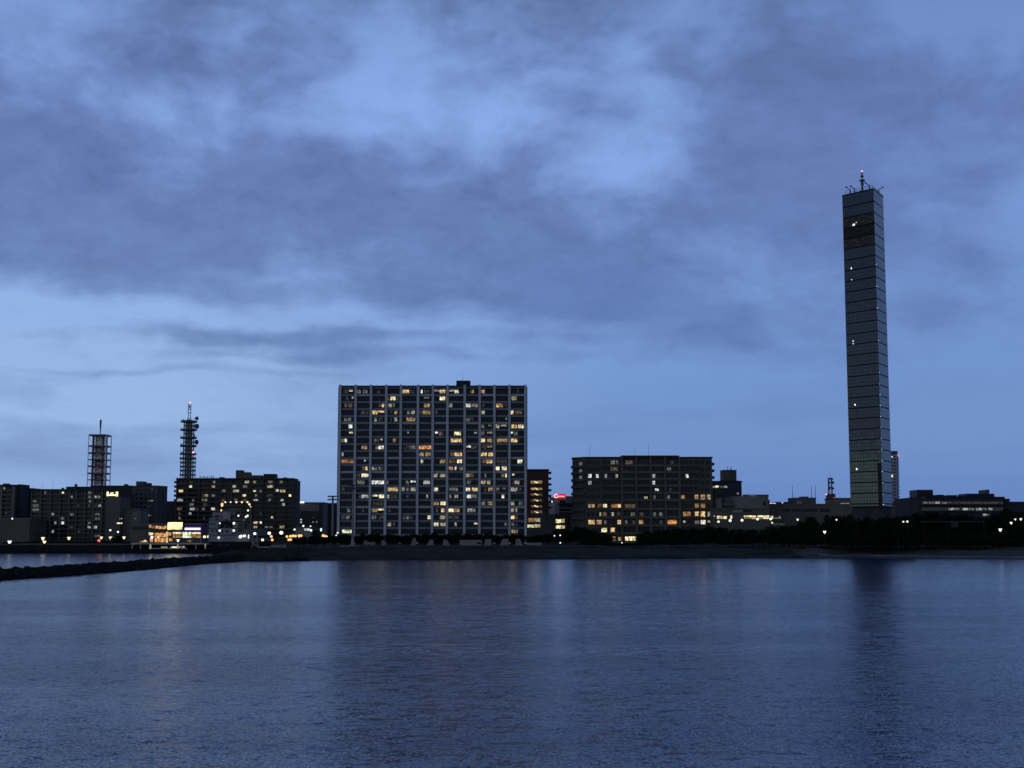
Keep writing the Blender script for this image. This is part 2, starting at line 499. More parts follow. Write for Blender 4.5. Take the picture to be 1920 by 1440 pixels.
# breakwater of dumped rock that runs out to the left
def rocks(name, path, width, height, n, seed, rmin, rmax, m):
    rs = random.Random(seed); b = MB()
    P_ = [np.array(p, float) for p in path]
    seg = [np.linalg.norm(P_[i + 1] - P_[i]) for i in range(len(P_) - 1)]; tot = sum(seg)
    for k in range(n):
        t = rs.random() * tot; i = 0
        while t > seg[i] and i < len(seg) - 1: t -= seg[i]; i += 1
        u = t / seg[i]; c = P_[i] * (1 - u) + P_[i + 1] * u
        dr = (P_[i + 1] - P_[i]) / seg[i]; nr = np.array((-dr[1], dr[0]))
        o = rs.uniform(-1, 1); w = width * o
        hz = height * (1 - abs(o) ** 1.6) * rs.uniform(.75, 1.08)
        r = rs.uniform(rmin, rmax)
        p = c + nr * w
        o0 = len(b.v)
        b.ball((p[0], p[1], hz - r * .4), r, r * rs.uniform(.7, 1), r * rs.uniform(.6, .9), n=6, k=4)
        for q in range(o0, len(b.v)):
            x, y, z = b.v[q]
            b.v[q] = (x + rs.uniform(-.28, .28) * r, y + rs.uniform(-.28, .28) * r, z + rs.uniform(-.28, .28) * r)
    return b.build(name, m, kind='stuff')


BW = [(X_(-900, 112), 112.0), (X_(-480, 150), 150.0), (X_(-140, 196), 196.0), (X_(0, 221), 221.0), (X_(120, 243), 243.0), (X_(250, 283), 283.0), (X_(350, 330), 330.0), (X_(440, 372), 372.0), (X_(470, 380), 380.0)]
rk = rocks('breakwater_rocks', BW, 4.0, 1.45, 3700, 5, .45, .95, M['rock'])
rk['label'] = 'long low breakwater of dark dumped rocks running out to the left'; rk['category'] = 'rocks'
core = MB()
for (x0, y0), (x1, y1) in zip(BW[:-1], BW[1:]):
    dx, dy = x1 - x0, y1 - y0; l = math.hypot(dx, dy); nx_, ny_ = -dy / l, dx / l
    c = []
    for (x, y) in ((x0, y0), (x1, y1)):
        for o, z in ((-4, -.6), (-1.8, .7), (1.8, .7), (4, -.6)): c.append((x + nx_ * o, y + ny_ * o, z))
    core.add(c, [(0, 4, 5, 1), (1, 5, 6, 2), (2, 6, 7, 3)])
core.build('breakwater_base', M['rock'], kind='structure')
rk2 = rocks('shore_rocks', [(X_(-90, 528), 529.5), (X_(246, 528), 529.5)], 2.2, 1.3, 700, 8, .4, .8, M['rock'])
rk2['label'] = 'dark rocks at the foot of the far left seawall'; rk2['category'] = 'rocks'
rk3 = rocks('promontory_rocks', [(X_(392, 392), 396.0), (X_(430, 378), 379.0), (X_(530, 367), 367.5), (X_(575, 374), 374.0)], 1.6, .8, 500, 9, .35, .75, M['rock'])
rk3['label'] = 'dark rocks along the waterline below the grassy bank'; rk3['category'] = 'rocks'

# ------------------------------------------------------------------ trees
def tree_proto(seed, m, crown_w=1.0, low=0.12):
    """unit tree 1 m high: trunk with limbs and a crown of leaf clumps"""
    rs = random.Random(seed); tr = MB()
    tr.tube((0, 0, -.04), (.01, .01, .42), .035, .022, 7)
    lobes = []
    for k in range(9):
        a = rs.random() * 2 * pi; r = rs.uniform(.08, .30) * crown_w; z = rs.uniform(.3, .82)
        r *= (1.15 - z * .8)
        p = (r * cos(a), r * sin(a), z)
        lobes.append((p, rs.uniform(.13, .22)))
        tr.tube((.008, .008, min(.4, z * .6)), p, .014, .005, 5)
    lobes.append(((0, 0, .84), .15)); lobes.append(((.02, 0, .5), .28 * crown_w))
    cr = MB()
    for (c, r) in lobes:
        n = int(900 * r * r / .03 * .25) + 60
        for _ in range(n):
            a = rs.random() * 2 * pi; u = rs.uniform(-1, 1); q = r * rs.uniform(.55, 1.08) * (1 + .18 * sin(a * 3 + seed))
            s_ = math.sqrt(1 - u * u)
            x, y, z = c[0] + q * s_ * cos(a) * 1.1, c[1] + q * s_ * sin(a) * 1.1, c[2] + q * u * .8
            if z < low: continue
            e = rs.uniform(.018, .042)
            ax = np.array([rs.gauss(0, 1) for _ in range(3)]); ax /= np.linalg.norm(ax)
            bx = np.cross(ax, (rs.gauss(0, 1), rs.gauss(0, 1), rs.gauss(0, 1))); bx /= np.linalg.norm(bx)
            ax = ax * e; bx = bx * e * .6; p = np.array((x, y, z))
            cr.add([p - ax, p + bx * .9 - ax * .1, p + ax, p - bx], [(0, 1, 2, 3)])
    root = thing('tree', 'tree', 'tree', (0, 0, 0))
    tr.build('trunk', M['bark'], root); cr.build('crown', m, root)
    return root


PROTO = [tree_proto(11 + i, M['leaf'] if i % 2 else M['leaf2'], 1.0 + .18 * (i % 3), .1 if i % 2 else .04) for i in range(6)]
USED = [False] * len(PROTO)
RT = random.Random(77)


def place_tree(px, ytop, Y, wpx, label, group, kind=None):
    k = RT.randrange(len(PROTO)) if kind is None else kind
    p = PROTO[k]; zt = Z_(ytop, Y); z0 = 3.1
    h = max(1.2, zt - z0); w = wpx / F * Y
    loc = (X_(px, Y), Y, z0); sc = (w / .78, w / .78, h); rz = RT.random() * 6.28
    if not USED[k]:
        USED[k] = True
        p.location = loc; p.scale = sc; p.rotation_euler = (0, 0, rz); p['label'] = label
        if group: p['group'] = group
        return p
    return dup(p, loc, label, group, sc, rz)


def belt(x0, x1, step, top, Y, wpx, label, group, jit=4.0):
    x = x0
    while x <= x1:
        t = top(x) if callable(top) else top
        place_tree(x + RT.uniform(-step * .3, step * .3), t + RT.uniform(-jit, jit), Y + RT.uniform(-8, 8), wpx * RT.uniform(.75, 1.4), label, group)
        x += step


pl = lambda *p: (lambda x: float(np.interp(x, [a for a, b in p], [b for a, b in p])))
belt(642, 995, 17, pl((640, 1002), (760, 1000), (880, 999), (995, 1000)), 545, 26, 'small dark tree in the row at the foot of the tall apartment block', 'trees at the foot of the tall apartment block', 3)
belt(556, 650, 13, pl((556, 1008), (590, 1004), (615, 1006), (650, 1000)), 478, 22, 'low dark bush on the bank around the floodlight poles', 'bushes round the floodlight poles', 3)
belt(1000, 1082, 13, pl((1000, 1001), (1040, 996), (1062, 990), (1082, 984)), 520, 30, 'dark tree in the clump between the two apartment blocks', 'trees between the apartment blocks', 3)
belt(1083, 1138, 11, pl((1083, 986), (1110, 991), (1138, 1003)), 540, 26, 'dark tree below the faceted left end of the dark apartment block', 'trees below the left end of the dark block', 3)
belt(1205, 1345, 14, pl((1205, 1000), (1240, 991), (1345, 987)), 530, 30, 'dark tree below the right end of the dark apartment block', 'trees below the right end of the dark block', 3)
belt(1100, 1345, 17, pl((1100, 1012), (1145, 1021), (1190, 1021), (1225, 1006), (1345, 1000)), 470, 28, 'low dark bush in the line along the top of the embankment', 'bushes along the embankment top', 2)
belt(1350, 1480, 13, pl((1350, 988), (1420, 990), (1480, 984)), 520, 32, 'dark tree in front of the low mall with lit shopfronts', 'trees in front of the mall', 3)
belt(1355, 1480, 15, pl((1355, 1000), (1480, 996)), 455, 32, 'low dark bush on the bank in front of the mall trees', 'bushes in front of the mall trees', 3)
belt(1487, 1545, 14, pl((1487, 984), (1505, 973), (1519, 967), (1530, 972), (1545, 984)), 480, 34, 'rounded dark tree in the clump left of the glass tower', 'trees left of the glass tower', 3)
belt(1550, 1600, 11, pl((1550, 964), (1600, 963)), 500, 26, 'dark tree close to the left corner of the glass tower', 'trees at the left corner of the tower', 2)
belt(1600, 1700, 12, pl((1600, 968), (1640, 970), (1700, 962)), 440, 30, 'dark tree at the foot of the glass tower', 'trees at the foot of the tower', 3)
belt(1705, 1865, 17, pl((1705, 964), (1735, 956), (1765, 962), (1790, 960), (1865, 968)), 505, 46, 'dark tree in the mass below the flat office building', 'trees below the office building', 3)
belt(1872, 1935, 16, pl((1872, 958), (1890, 951), (1935, 962)), 470, 44, 'tall dark rounded tree at the right edge beside the hillside lamps', 'tall trees at the right edge', 3)
belt(1470, 1930, 14, pl((1470, 1000), (1530, 1004), (1560, 998), (1640, 992), (1760, 996), (1860, 1000), (1930, 992)), 443, 36, 'low dark shrub in the thicket along the beach', 'shrubs along the beach', 4)
belt(1570, 1930, 17, pl((1570, 1012), (1930, 1010)), 432, 34, 'low dark shrub at the front edge of the beach thicket', 'front shrubs of the beach thicket', 2)
belt(8, 240, 15, pl((8, 1017), (120, 1016), (240, 1014)), 545, 22, 'low dark shrub in the hedge behind the far left seawall', 'hedge shrubs behind the seawall', 2)
place_tree(220, 1003, 536, 26, 'dark tree standing at the seawall left of the white pier', None, 0)

# ------------------------------------------------------------------ buildings
def lit_windows(root, Y, items, hpx=6.0, name='window'):
    """items: (xa, xb, yc, class[, height]); each lit opening is a window of its own: frame and glowing pane"""
    for it in items:
        xa, xb, yc, c = it[:4]; h = it[4] if len(it) > 4 else hpx
        b = MB()
        b.pbox(xa, xb, yc - h / 2, yc + h / 2, Y - .06, .05, 0)
        o = b.build(name, [EM[c]], root)
        if len(it) > 5: o['label'] = it[5]


def building(name, label, Y, x0, x1, yt, depth, wall, cat='building', rows=(), bays=(), lit=(), hpx=6.0, balcony=None, pillar=None, parapet_m=None,
             roof_m=None, stub=(), base_z=2.8, recess=1.3, glass=True, pw=1.6, group=None, roofline=True):
    """a slab block seen square on: wall, roof, rows of balconies, pillars and windows"""
    xa, xb = X_(x0, Y), X_(x1, Y); zt = Z_(yt, Y)
    root = thing(name, label, cat, ((xa + xb) / 2, Y, base_z), group)
    fy = Y + (recess if balcony is not None else 0)
    MB().box(xa, xb, fy, Y + depth, base_z, zt).build('wall', wall, root)
    if roofline:
        MB().box(xa - .3, xb + .3, Y - .25, Y + depth + .3, zt + .003, zt + .6).build('roof', roof_m or M['roof'], root)
    if balcony is not None:
        pm = parapet_m or M['parapet']
        for yc in rows:
            b = MB()
            b.box(xa + .02, xb - .02, Y, Y + recess - .02, Z_(yc + balcony[1], Y), Z_(yc + balcony[1], Y) + .22)
            b.box(xa + .02, xb - .02, Y, Y + .14, Z_(yc + balcony[1], Y) + .223, Z_(yc + balcony[0], Y))
            b.build('balcony', pm, root)
    if pillar is not None and len(bays):
        for q in bays:
            x = X_(q, Y); w = pw / F * Y / 2
            MB().box(x - w, x + w, Y - .35, fy + .01, base_z, zt - .05).build('pillar', pillar, root)
    if glass and len(rows) and len(bays):
        b = MB()
        for yc in rows:
            for q0, q1 in zip(bays[:-1], bays[1:]):
                n = max(1, int((q1 - q0) // 7))
                for k in range(n):
                    u0 = q0 + 1.2 + (q1 - q0 - 2.4) * k / n; u1 = q0 + 1.2 + (q1 - q0 - 2.4) * (k + 1) / n - .6
                    b.pbox(u0, u1, yc - hpx * .5, yc + hpx * .42, fy - .03, .027)
        o = b.build('window', M['glass_dark'], root, kind='stuff', label='unlit dark windows')
    lit_windows(root, fy, lit, hpx)
    for side, yc in stub:   # balconies that stick out past the end wall
        x = xa if side < 0 else xb; s = 1.3 * side
        MB().box(x + .01 * side, x + s, Y + .4, Y + 4.5, Z_(yc + 2.2, Y), Z_(yc - 1.8, Y)).build('balcony', parapet_m or M['parapet'], root)
    return root


# ---- the tall apartment block
def tall_block():
    Y, ref = 575.0, 860.0
    PILL = [636.2, 665.5, 694.5, 723.2, 750.8, 783.0, 811.0, 838.5, 871.0, 899.2, 926.8, 955.2, 985.2]
    xs = [X_(p, Y, ref) for p in PILL]
    root = thing('apartment_tower', 'tall wide apartment block with a grid of pale pillars and many lit windows', 'apartment block', ((xs[0] + xs[-1]) / 2, Y, 3.0))
    zt = Z_(726, Y); rec = 1.7
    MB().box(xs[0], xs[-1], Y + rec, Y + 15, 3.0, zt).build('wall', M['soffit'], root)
    rf = MB().box(xs[0] - .2, xs[-1] + .2, Y + .1, Y + 15.2, zt + .004, zt + .75).build('roof', M['roof'], root)
    b = MB(); b.pbox(855.5, 881.5, 713.5, 725, Y + 5, 6); b.build('penthouse', M['black'], rf)
    b = MB(); b.pbox(890, 899, 722.5, 725.3, Y + 3, 4); b.build('penthouse', M['black'], rf)
    b = MB(); p = W(868, 713.4, Y + 8); b.tube(p, (p[0], p[1], p[2] + 2.4), .05); b.build('antenna', M['steel'], rf)
    ph = 2.25 / F * Y
    for i, x in enumerate(xs):
        b = MB(); b.box(x - ph, x + ph, Y - .75, Y + rec - .01, 3.0, zt + 1.0)
        b.build('pillar', M['pillar'], root)
        if i in (0, 12):
            s = -1 if i == 0 else 1
            MB().box(x + s * (ph + .01), x + s * (ph + .35), Y + .2, Y + 14.6, 3.0, zt + .2).build('end_wall', M['wall_blue'], root)
    yc = [733.9 + 13.115 * i for i in range(21)]
    for i, y in enumerate(yc):
        b = MB()
        for j in range(12):
            bright = (i in (4, 11) and j % 2 == 0) or (i in (0, 9, 16) and j % 2 == 1)
            z0, z1 = Z_(y + 9.0, Y), Z_(y + (4.9 if not bright else 4.7), Y)
            b.box(xs[j] + ph + .004, xs[j + 1] - ph - .004, Y, Y + .16, z0, z1, 1 if bright else 0)
            b.box(xs[j] + ph + .004, xs[j + 1] - ph - .004, Y + .163, Y + rec - .02, z0 - .0, z0 + .22, 0)
        b.build('balcony', [M['parapet'], M['parapet_light']], root)
    b = MB()
    for j in range(12): b.pbox(PILL[j] + 2.3, PILL[j + 1] - 2.3, 726.6, 728.4, Y, .5)
    b.build('cornice', M['parapet'], root)
    LIT = """0,0 .2-.55d .65-.95Yt;0,1 .08-.35D .5-.9D;0,2 .45-.65d;1,0 .4-.6d .85-1nt;1,3 0-.2e .28-.7Y .8-.92D;2,0 .3-.5e .6-.9e;2,2 .55-.78e .8-1W;2,3 .1-.38c .45-.65D
3,1 .4-.95d;3,2 0-.45W .5-1Wt;3,3 .25-.45d .6-.85w;4,0 .25-.5D .55-.8D;4,2 .2-.4n .55-.8d;4,3 .3-.4d .6-.85n;5,0 .6-.92N;6,0 .65-.95Yt;7,0 .05-.3D .3-.5C;7,2 .15-.4e .42-.58e .68-.85nt;7,3 .5-.62W .62-.76r
8,1 .4-.85w;8,2 .3-.5D .5-.95C;9,0 .08-.22n;0,4 0-.5W .5-.9d;0,5 .15-.3N .4-.9d;0,6 0-.45ct .48-.95W;0,7 .05-.4ct .4-.68C;1,5 .4-.85Dt;1,6 .48-.95Y;2,5 .4-.9w;2,7 0-.25c
3,4 .35-.55D .65-.9c;3,5 .05-.3d .3-.95w;3,6 .1-.3d;4,4 .3-.95w;6,4 .35-.5nt;6,6 .1-.35Nt .4-.75D;6,7 .38-.85Y;7,7 .15-.9W;8,4 .2-.6d .6-.95D;8,5 0-1O;9,5 .05-.38c .5-.95w;9,7 .1-.4e .4-.92W
0,8 .35-.5e .5-.65w;0,9 0-.32w;0,11 .45-.6d;1,11 .05-.45y;2,8 0-.38C .45-.75D .75-.95c;2,9 .1-.3d;2,10 .05-.25W .25-.6o .7-.9d;3,9 .05-.32c;3,11 0-.2Y .3-.85e;4,8 .05-.3D .3-.6d;4,10 .8-.9nt
5,9 .05-.3D .6-.9Dt;5,10 0-.3c .4-.9ct;5,11 .05-.48W .55-.98Y;6,8 .65-.9nt;6,9 0-.3D .5-.95ct;6,11 0-.15Nt .2-.5D;7,9 0-.35Y .5-.95w;7,10 .1-.95w;7,11 .02-.5W;8,8 .05-.4Yt .4-.9d;8,9 .1-.45d .5-.95wt;9,9 0-.5W .6-1W
10,0 .05-1o;10,1 .6-.75nt;11,1 .45-.65e .7-.9W;11,2 0-.2c .25-.42D .5-.7D .75-.95d;12,1 .05-.3d .4-.95C;13,1 .05-.65D;13,2 0-.97N;13,3 0-.12D;14,0 .05-.3d;14,3 .05-.9W;15,1 .2-.4d .4-.95n;15,2 .05-.45Yt .55-1Y;15,3 0-.2n .3-.8d
16,2 .1-.9d;17,0 .5-.75D;17,1 .45-.6d;17,2 .02-.45w .5-.95Yt;17,3 .1-.3d;18,0 .05-.35d .4-.7D;18,2 0-.35D .55-.95d;19,3 .05-.35c .5-.65d;20,0 .1-.9g;10,5 .15-.35N;10,6 .5-.95w;10,7 .05-.5e .58-.92Y;11,7 .02-.3w .4-.55C .7-.98D
12,6 0-.32c .5-.95c;13,4 .28-.5D .6-.95Nt;13,5 .35-.9n;14,4 0-.2n .3-.5D .6-.95c;14,6 0-.35C;14,7 .05-.65D;15,4 .3-.5d;15,5 .6-.75n;15,7 .05-.2D .4-.65c;16,6 0-.42w .55-.98Y;17,6 .15-.35d .6-.88W;17,7 0-.35Y .4-.75w
18,4 .08-.22e .28-.5D .55-.75d;18,5 .7-.97Y;18,6 .5-.95y;18,7 0-.7d;19,6 0-.4C .5-.97c;19,7 .4-.55c;10,9 .05-.4e .45-.95W;10,10 .05-.9d;10,11 .5-.88C;11,10 0-.32Y .5-.9Y;12,8 0-.3w .3-.65e;12,9 .28-.45D;12,10 .45-.7D .75-.9Y;12,11 .1-.3Yt
13,8 .1-.4D;13,9 0-.4c .5-.8c;13,11 .1-.3d .3-.65c;14,8 0-.35C .48-.95W;14,9 .25-.45d .6-.97w;14,10 .05-.3D .5-.85Dt;14,11 0-.5c .6-.8d;15,8 .08-.4N .4-.9D;15,10 .48-.7C;16,9 .05-.35D .55-.95w;16,11 0-.28c .6-.9D;17,8 .12-.5n .5-.8D
17,11 .02-.25c .35-.5c;18,11 0-.28W .35-.5e;19,8 .65-.93Yt;19,10 .7-.9D;19,11 .05-.25D .35-.5d;20,11 .05-.35w .4-.55D"""
    cells = {}
    for e in LIT.replace('\n', ';').split(';'):
        k, segs = e.split(' ', 1); i, j = map(int, k.split(','))
        cells[(i, j)] = [s for s in segs.split()]
    def rank(q):
        f0, f1 = map(float, q.rstrip('t')[:-1].split('-'))
        return (f1 - f0) * min(1.0, CLS[q.rstrip('t')[-1]][1]) * (.6 if q.endswith('t') else 1)
    allsegs = sorted([(k, q) for k, v in cells.items() for q in v], key=lambda e: -rank(e[1]))
    own = set(allsegs[:99])
    dim = MB(); mats = [M['glass_dark']]; mi = {}
    fy = Y + rec
    def seg(b, j, y, s, idx):
        t = s.endswith('t'); s = s.rstrip('t'); c = s[-1]; f0, f1 = map(float, s[:-1].split('-'))
        u0, u1 = PILL[j] + 2.5, PILL[j + 1] - 2.5
        a, e = u0 + (u1 - u0) * f0, u0 + (u1 - u0) * f1
        n = max(1, round((e - a) / 5.5))
        for k in range(n):
            b.pbox(a + (e - a) * k / n + .22, a + (e - a) * (k + 1) / n - .22, y - 3.1, y + (0.1 if t else 3.3), fy - .1, .04, idx)
    for (i, j), segs in cells.items():
        for q in segs:
            c = q.rstrip('t')[-1]
            if ((i, j), q) in own:
                b = MB(); seg(b, j, yc[i], q, 0); b.build('window', EM[c], root)
            else:
                if c not in mi: mi[c] = len(mats); mats.append(EM[c])
                seg(dim, j, yc[i], q, mi[c])
    for i in range(21):
        for j in range(12):
            for k in range(4):
                u0, u1 = PILL[j] + 2.6, PILL[j + 1] - 2.6
                dim.pbox(u0 + (u1 - u0) * k / 4 + .3, u0 + (u1 - u0) * (k + 1) / 4 - .3, yc[i] - 3.6, yc[i] + 4.2, fy - .035, .03, 0)
    dim.build('window', mats, root, kind='stuff', label='unlit and faintly lit windows')


tall_block()

# ---- the dark apartment block with the faceted left end
def dark_block():
    Y = 600.0
    rows = [867, 879.6, 892.4, 905, 918, 932, 948.5, 964, 979, 994, 1010]
    root = building('apartment_block', 'dark brown apartment block with raised middle roof right of the red sign', Y, 1097, 1337, 859, 16, M['wall_brown'], 'apartment block',
                    rows=rows, bays=[], balcony=None, roof_m=M['black'], hpx=7)
    xa, xm0, xm1, xb = (X_(p, Y) for p in (1097, 1166, 1275, 1337))
    b = MB(); b.box(xm0, xm1, Y - 1.3, Y + 12, Z_(858, Y) - .2, Z_(854.2, Y)); b.build('roof', M['black'], root)
    for r in rows:   # balconies of the middle part and the plain side parts
        b = MB(); z1, z0 = Z_(r + 3.6, Y), Z_(r + 8.2, Y)
        b.box(xm0, xm1, Y - 1.3, Y - 1.12, z0, z1); b.box(xm0, xm1, Y - 1.12, Y - .03, z0, z0 + .2)
        b.build('balcony', M['wall_grey'], root)
        b = MB(); b.box(X_(1128, Y), xm0 - .3, Y - .8, Y - .66, z0, z1); b.box(X_(1128, Y), xm0 - .3, Y - .66, Y - .03, z0, z0 + .2)
        b.build('balcony', M['wall_brown'], root)
        b = MB(); b.box(xm1 + .3, X_(1312, Y), Y - .8, Y - .66, z0, z1); b.box(xm1 + .3, X_(1312, Y), Y - .66, Y - .03, z0, z0 + .2)
        b.build('balcony', M['wall_brown'], root)
    for q in (1166.5, 1193.5, 1220.5, 1248, 1274.5):
        x = X_(q, Y); MB().box(x - .42, x + .42, Y - 1.5, Y - .01, 3, Z_(857, Y)).build('pillar', M['wall_grey'], root)
    # faceted left end
    p = [(xa, Y + .02), (xa, Y + 14), (X_(1075, Y + 7), Y + 14), (X_(1074, Y + 5), Y + 5)]
    MB().prism(p, 3.0, Z_(858.5, Y)).build('end_wall', M['wall_brown'], root)
    MB().prism([(xa, Y - .2), (xa, Y + 14.3), (X_(1073, Y + 7), Y + 14.3), (X_(1073, Y + 5), Y + 4.7)], Z_(858.4, Y), Z_(856.6, Y)).build('roof', M['black'], root)
    for r in rows[:9]:
        b = MB(); z1, z0 = Z_(r + 5.5, Y), Z_(r + 10, Y)
        b.prism([(X_(1071, Y + 4), Y + 4), (X_(1071, Y + 8), Y + 8), (xa - .3, Y + 2.0), (xa - .3, Y - .9)], z0, z1)
        b.build('balcony', M['wall_blue'], root)
        b = MB(); b.box(xb + .01, xb + 1.2, Y + 1, Y + 5, z0 + 1.2, z1 + 1.2); b.build('balcony', M['black'], root)
    gl = MB()
    for r in rows:
        for q0, q1, n in ((1100, 1126, 3), (1130, 1165, 4), (1168, 1192, 3), (1195, 1219, 3), (1222, 1247, 3), (1250, 1273, 3), (1277, 1300, 3), (1302, 1333, 3)):
            for k in range(n):
                a, e = q0 + (q1 - q0) * k / n, q0 + (q1 - q0) * (k + .8) / n
                gl.pbox(a, e, r - 3.8, r + 3.6, Y - .03, .027)
    gl.build('window', M['glass_dark'], root, kind='stuff', label='unlit dark windows')
    R = rows
    lit = [(1145, 1149, R[0], 'D'), (1149.5, 1153, R[0], 'n'), (1155, 1159, R[0], 'D'), (1173, 1187, R[0], 'e'), (1258, 1262, R[0], 'd'),
           (1145, 1158, R[1], 'e'), (1251, 1258, R[1], 'D'), (1103, 1109, R[2], 'N'), (1117.5, 1122.5, R[2], 'N'), (1134, 1138, R[2], 'n'), (1154, 1158.5, R[2], 'n'),
           (1223.5, 1228.5, R[2], 'n'), (1286, 1291, R[2], 'N'), (1103, 1109, R[3], 'n'), (1223.5, 1228, R[3], 'N'), (1228, 1235, R[4], 'N', 4), (1255, 1259, R[4], 'd'),
           (1208, 1214, R[5] + 1, 'y', 4), (1226, 1229, R[5], 'D'), (1251, 1256, R[5], 'D'), (1277, 1284, R[5], 'w'), (1302.5, 1309.5, R[5], 'w', 9), (1313.5, 1322, R[5], 'w', 9), (1326, 1332, R[5], 'y', 9),
           (1103, 1107, R[6], 'c'), (1109, 1115, R[6], 'w'), (1120, 1128, R[6], 'e'), (1131, 1138, R[6], 'Y'), (1146, 1158, R[6], 'o'), (1158, 1164, R[6], 'W'), (1172, 1191, R[6], 'e'), (1303, 1310, R[6], 'w', 8), (1314, 1322, R[6], 'o', 8),
           (1124, 1127.5, R[7], 'c'), (1131, 1137, R[7], 'e', 8), (1146.5, 1151, R[7], 'c'), (1157, 1163, R[7], 'd'), (1183, 1190, R[7], 'D'), (1199, 1207, R[7], 'd'), (1225, 1230, R[7], 'D'), (1236, 1243, R[7], 'D'),
           (1281, 1286, R[7], 'w', 9), (1287, 1295, R[7], 'o', 9), (1303, 1310, R[7], 'W', 10), (1314, 1322, R[7], 'W', 10), (1327, 1331, R[7], 'n', 9),
           (1103, 1115, R[8], 'W', 8), (1119, 1128, R[8], 'w', 8), (1133, 1137, R[8], 'D'), (1158, 1164, R[8], 'W', 8), (1172, 1176, R[8], 'D'), (1186, 1191, R[8], 'd'), (1198, 1206, R[8], 'w', 8), (1237, 1242, R[8], 'd'), (1252, 1269, R[8], 'O', 8),
           (1281, 1286, R[8] - 1, 'c', 4), (1303, 1311, R[8], 'D'), (1314, 1323, R[8], 'C', 8), (1327, 1332, R[8] - 1, 'n', 4), (1128, 1138, R[9], 'Y', 8), (1145, 1153, R[9], 'W', 9),
           (1145, 1154, R[10], 'w', 8), (1159, 1166.5, R[10] + 1, 'w', 8), (1172, 1178.5, R[10], 'Y', 8), (1179, 1185.5, R[10], 'Y', 8), (1186, 1192, R[10], 'Y', 8)]
    lit_windows(root, Y - .05, lit, 6.6)
    for yq in (872, 885, 897):   # lit windows on the slanted end
        a = np.array(W(1086, yq, Y + 2.4)); e = np.array(W(1092, yq - 1, Y + 1.1)); h = 1.0; off = np.array((-.1, -.25, 0))
        b = MB(); b.add([a + off - (0, 0, h), e + off - (0, 0, h), e + off + (0, 0, h), a + off + (0, 0, h)], [(0, 1, 2, 3)])
        b.build('window', EM['D'], root)
    for px, t in ((1106, 832), (1216, 828), (1191, 842)):
        a = W(px, 856, Y + 6); b = MB(); b.tube(a, (a[0], a[1], Z_(t, Y + 6)), .07, .03, 5); b.build('antenna', M['steel'], root)


dark_block()

# ---- left group
def seq(a, d, n): return [a + d * i for i in range(n)]


Y = 640.0
b1 = building('apartment_block', 'grey balconied apartment block cut by the left edge of the photo', Y, -30, 25, 911, 16, M['wall_blue'], 'apartment block', rows=seq(916, 8.1, 8), bays=[-30, 0, 22.5], balcony=(2.0, 5.2), pillar=M['wall_mid'],
              parapet_m=M['wall_grey'], lit=[(5, 9, 915.5, 'n', 3.5), (10, 13, 961.5, 'D', 2)], hpx=4.5, pw=4)
b = MB(); b.box(X_(25.3, Y), X_(40, Y + 6), Y + 3, Y + 15, 2.8, Z_(908.5, Y)); b.build('wall', M['wall_dark'], b1)
b = MB(); b.box(X_(25.3, Y), X_(40.5, Y + 6), Y + 2.7, Y + 15.3, Z_(908.4, Y), Z_(907.6, Y)); b.build('roof', M['roof'], b1)
Y = 655.0
building('apartment_block', 'narrow dark apartment block second from the left edge of the photo', Y, 40.6, 57, 917.5, 14, M['wall_dark'], 'apartment block', rows=seq(923, 8.0, 10), bays=[41, 49, 57],
         lit=[(43, 47.5, 930, 'n', 3.5), (48, 52, 930, 'n', 3.5), (45, 48, 945.5, 'd', 3), (45, 48, 961, 'n', 3), (33, 37, 957, 'd', 4)], hpx=4.5)
Y = 600.0
wb = building('warehouse', 'windowless grey low building at the far left behind the seawall', Y, -40, 55, 974, 22, M['wall_grey'], 'warehouse', rows=(), glass=False, roof_m=M['wall_mid'])
b = MB(); b.ball(W(23, 972.5, Y - .5), .35); b.build('lamp', LAMP['white'], wb)
Y = 625.0
RW = seq(923.6, 8.1, 11)
L3 = building('apartment_block', 'wide grey apartment block with scattered white windows below the square lattice tower', Y, 57.3, 199, 919.5, 15, M['wall_grey'], 'apartment block',
              rows=RW, bays=[57.5, 75, 93, 111, 129, 142, 158, 174, 190, 199], pillar=M['wall_mid'], balcony=(2.6, 5.0), parapet_m=M['wall_grey'], pw=1.3, hpx=4.6, recess=1.0,
              lit=[(83, 87, RW[0], 'D'), (116, 120, RW[0], 'Y', 3.5), (61.5, 69, RW[2], 'D', 3), (60, 66, RW[3], 'D'), (66.5, 73, RW[3], 'D'), (60, 66, RW[4], 'D'), (66.5, 73, RW[4], 'D'), (97, 101, RW[5], 'n'), (114, 120, RW[6], 'D'),
                   (79, 85, RW[7], 'D'), (102, 106, RW[7], 'n'), (115, 120, RW[7], 'N'), (78, 86, RW[8], 'Y', 6), (78, 85, RW[9], 'Y', 5), (97, 101, RW[9], 'n', 5),
                   (165, 171, RW[0], 'D'), (132, 136, RW[1], 'n', 4), (165, 171, RW[1], 'D'), (177, 181.5, RW[1], 'n'), (182, 188, RW[1], 'D'), (166, 171, RW[2], 'D', 3.5), (144, 148, RW[3], 'd'), (165, 169, RW[3], 'd'), (178, 182, RW[3], 'd'),
                   (184.5, 189.5, RW[3], 'n'), (131, 138, RW[5], 'D'), (178, 187, RW[5], 'D', 3.5), (178, 182, RW[6], 'D', 3.5), (183, 187, RW[6], 'D', 3.5), (165, 170, RW[7], 'D', 3.5), (164, 170, RW[8], 'n', 4), (176, 182, RW[8], 'n', 5), (130, 137, RW[8], 'd'),
                   (145, 150, RW[9], 'd'), (177, 187, RW[10], 'D', 3)])
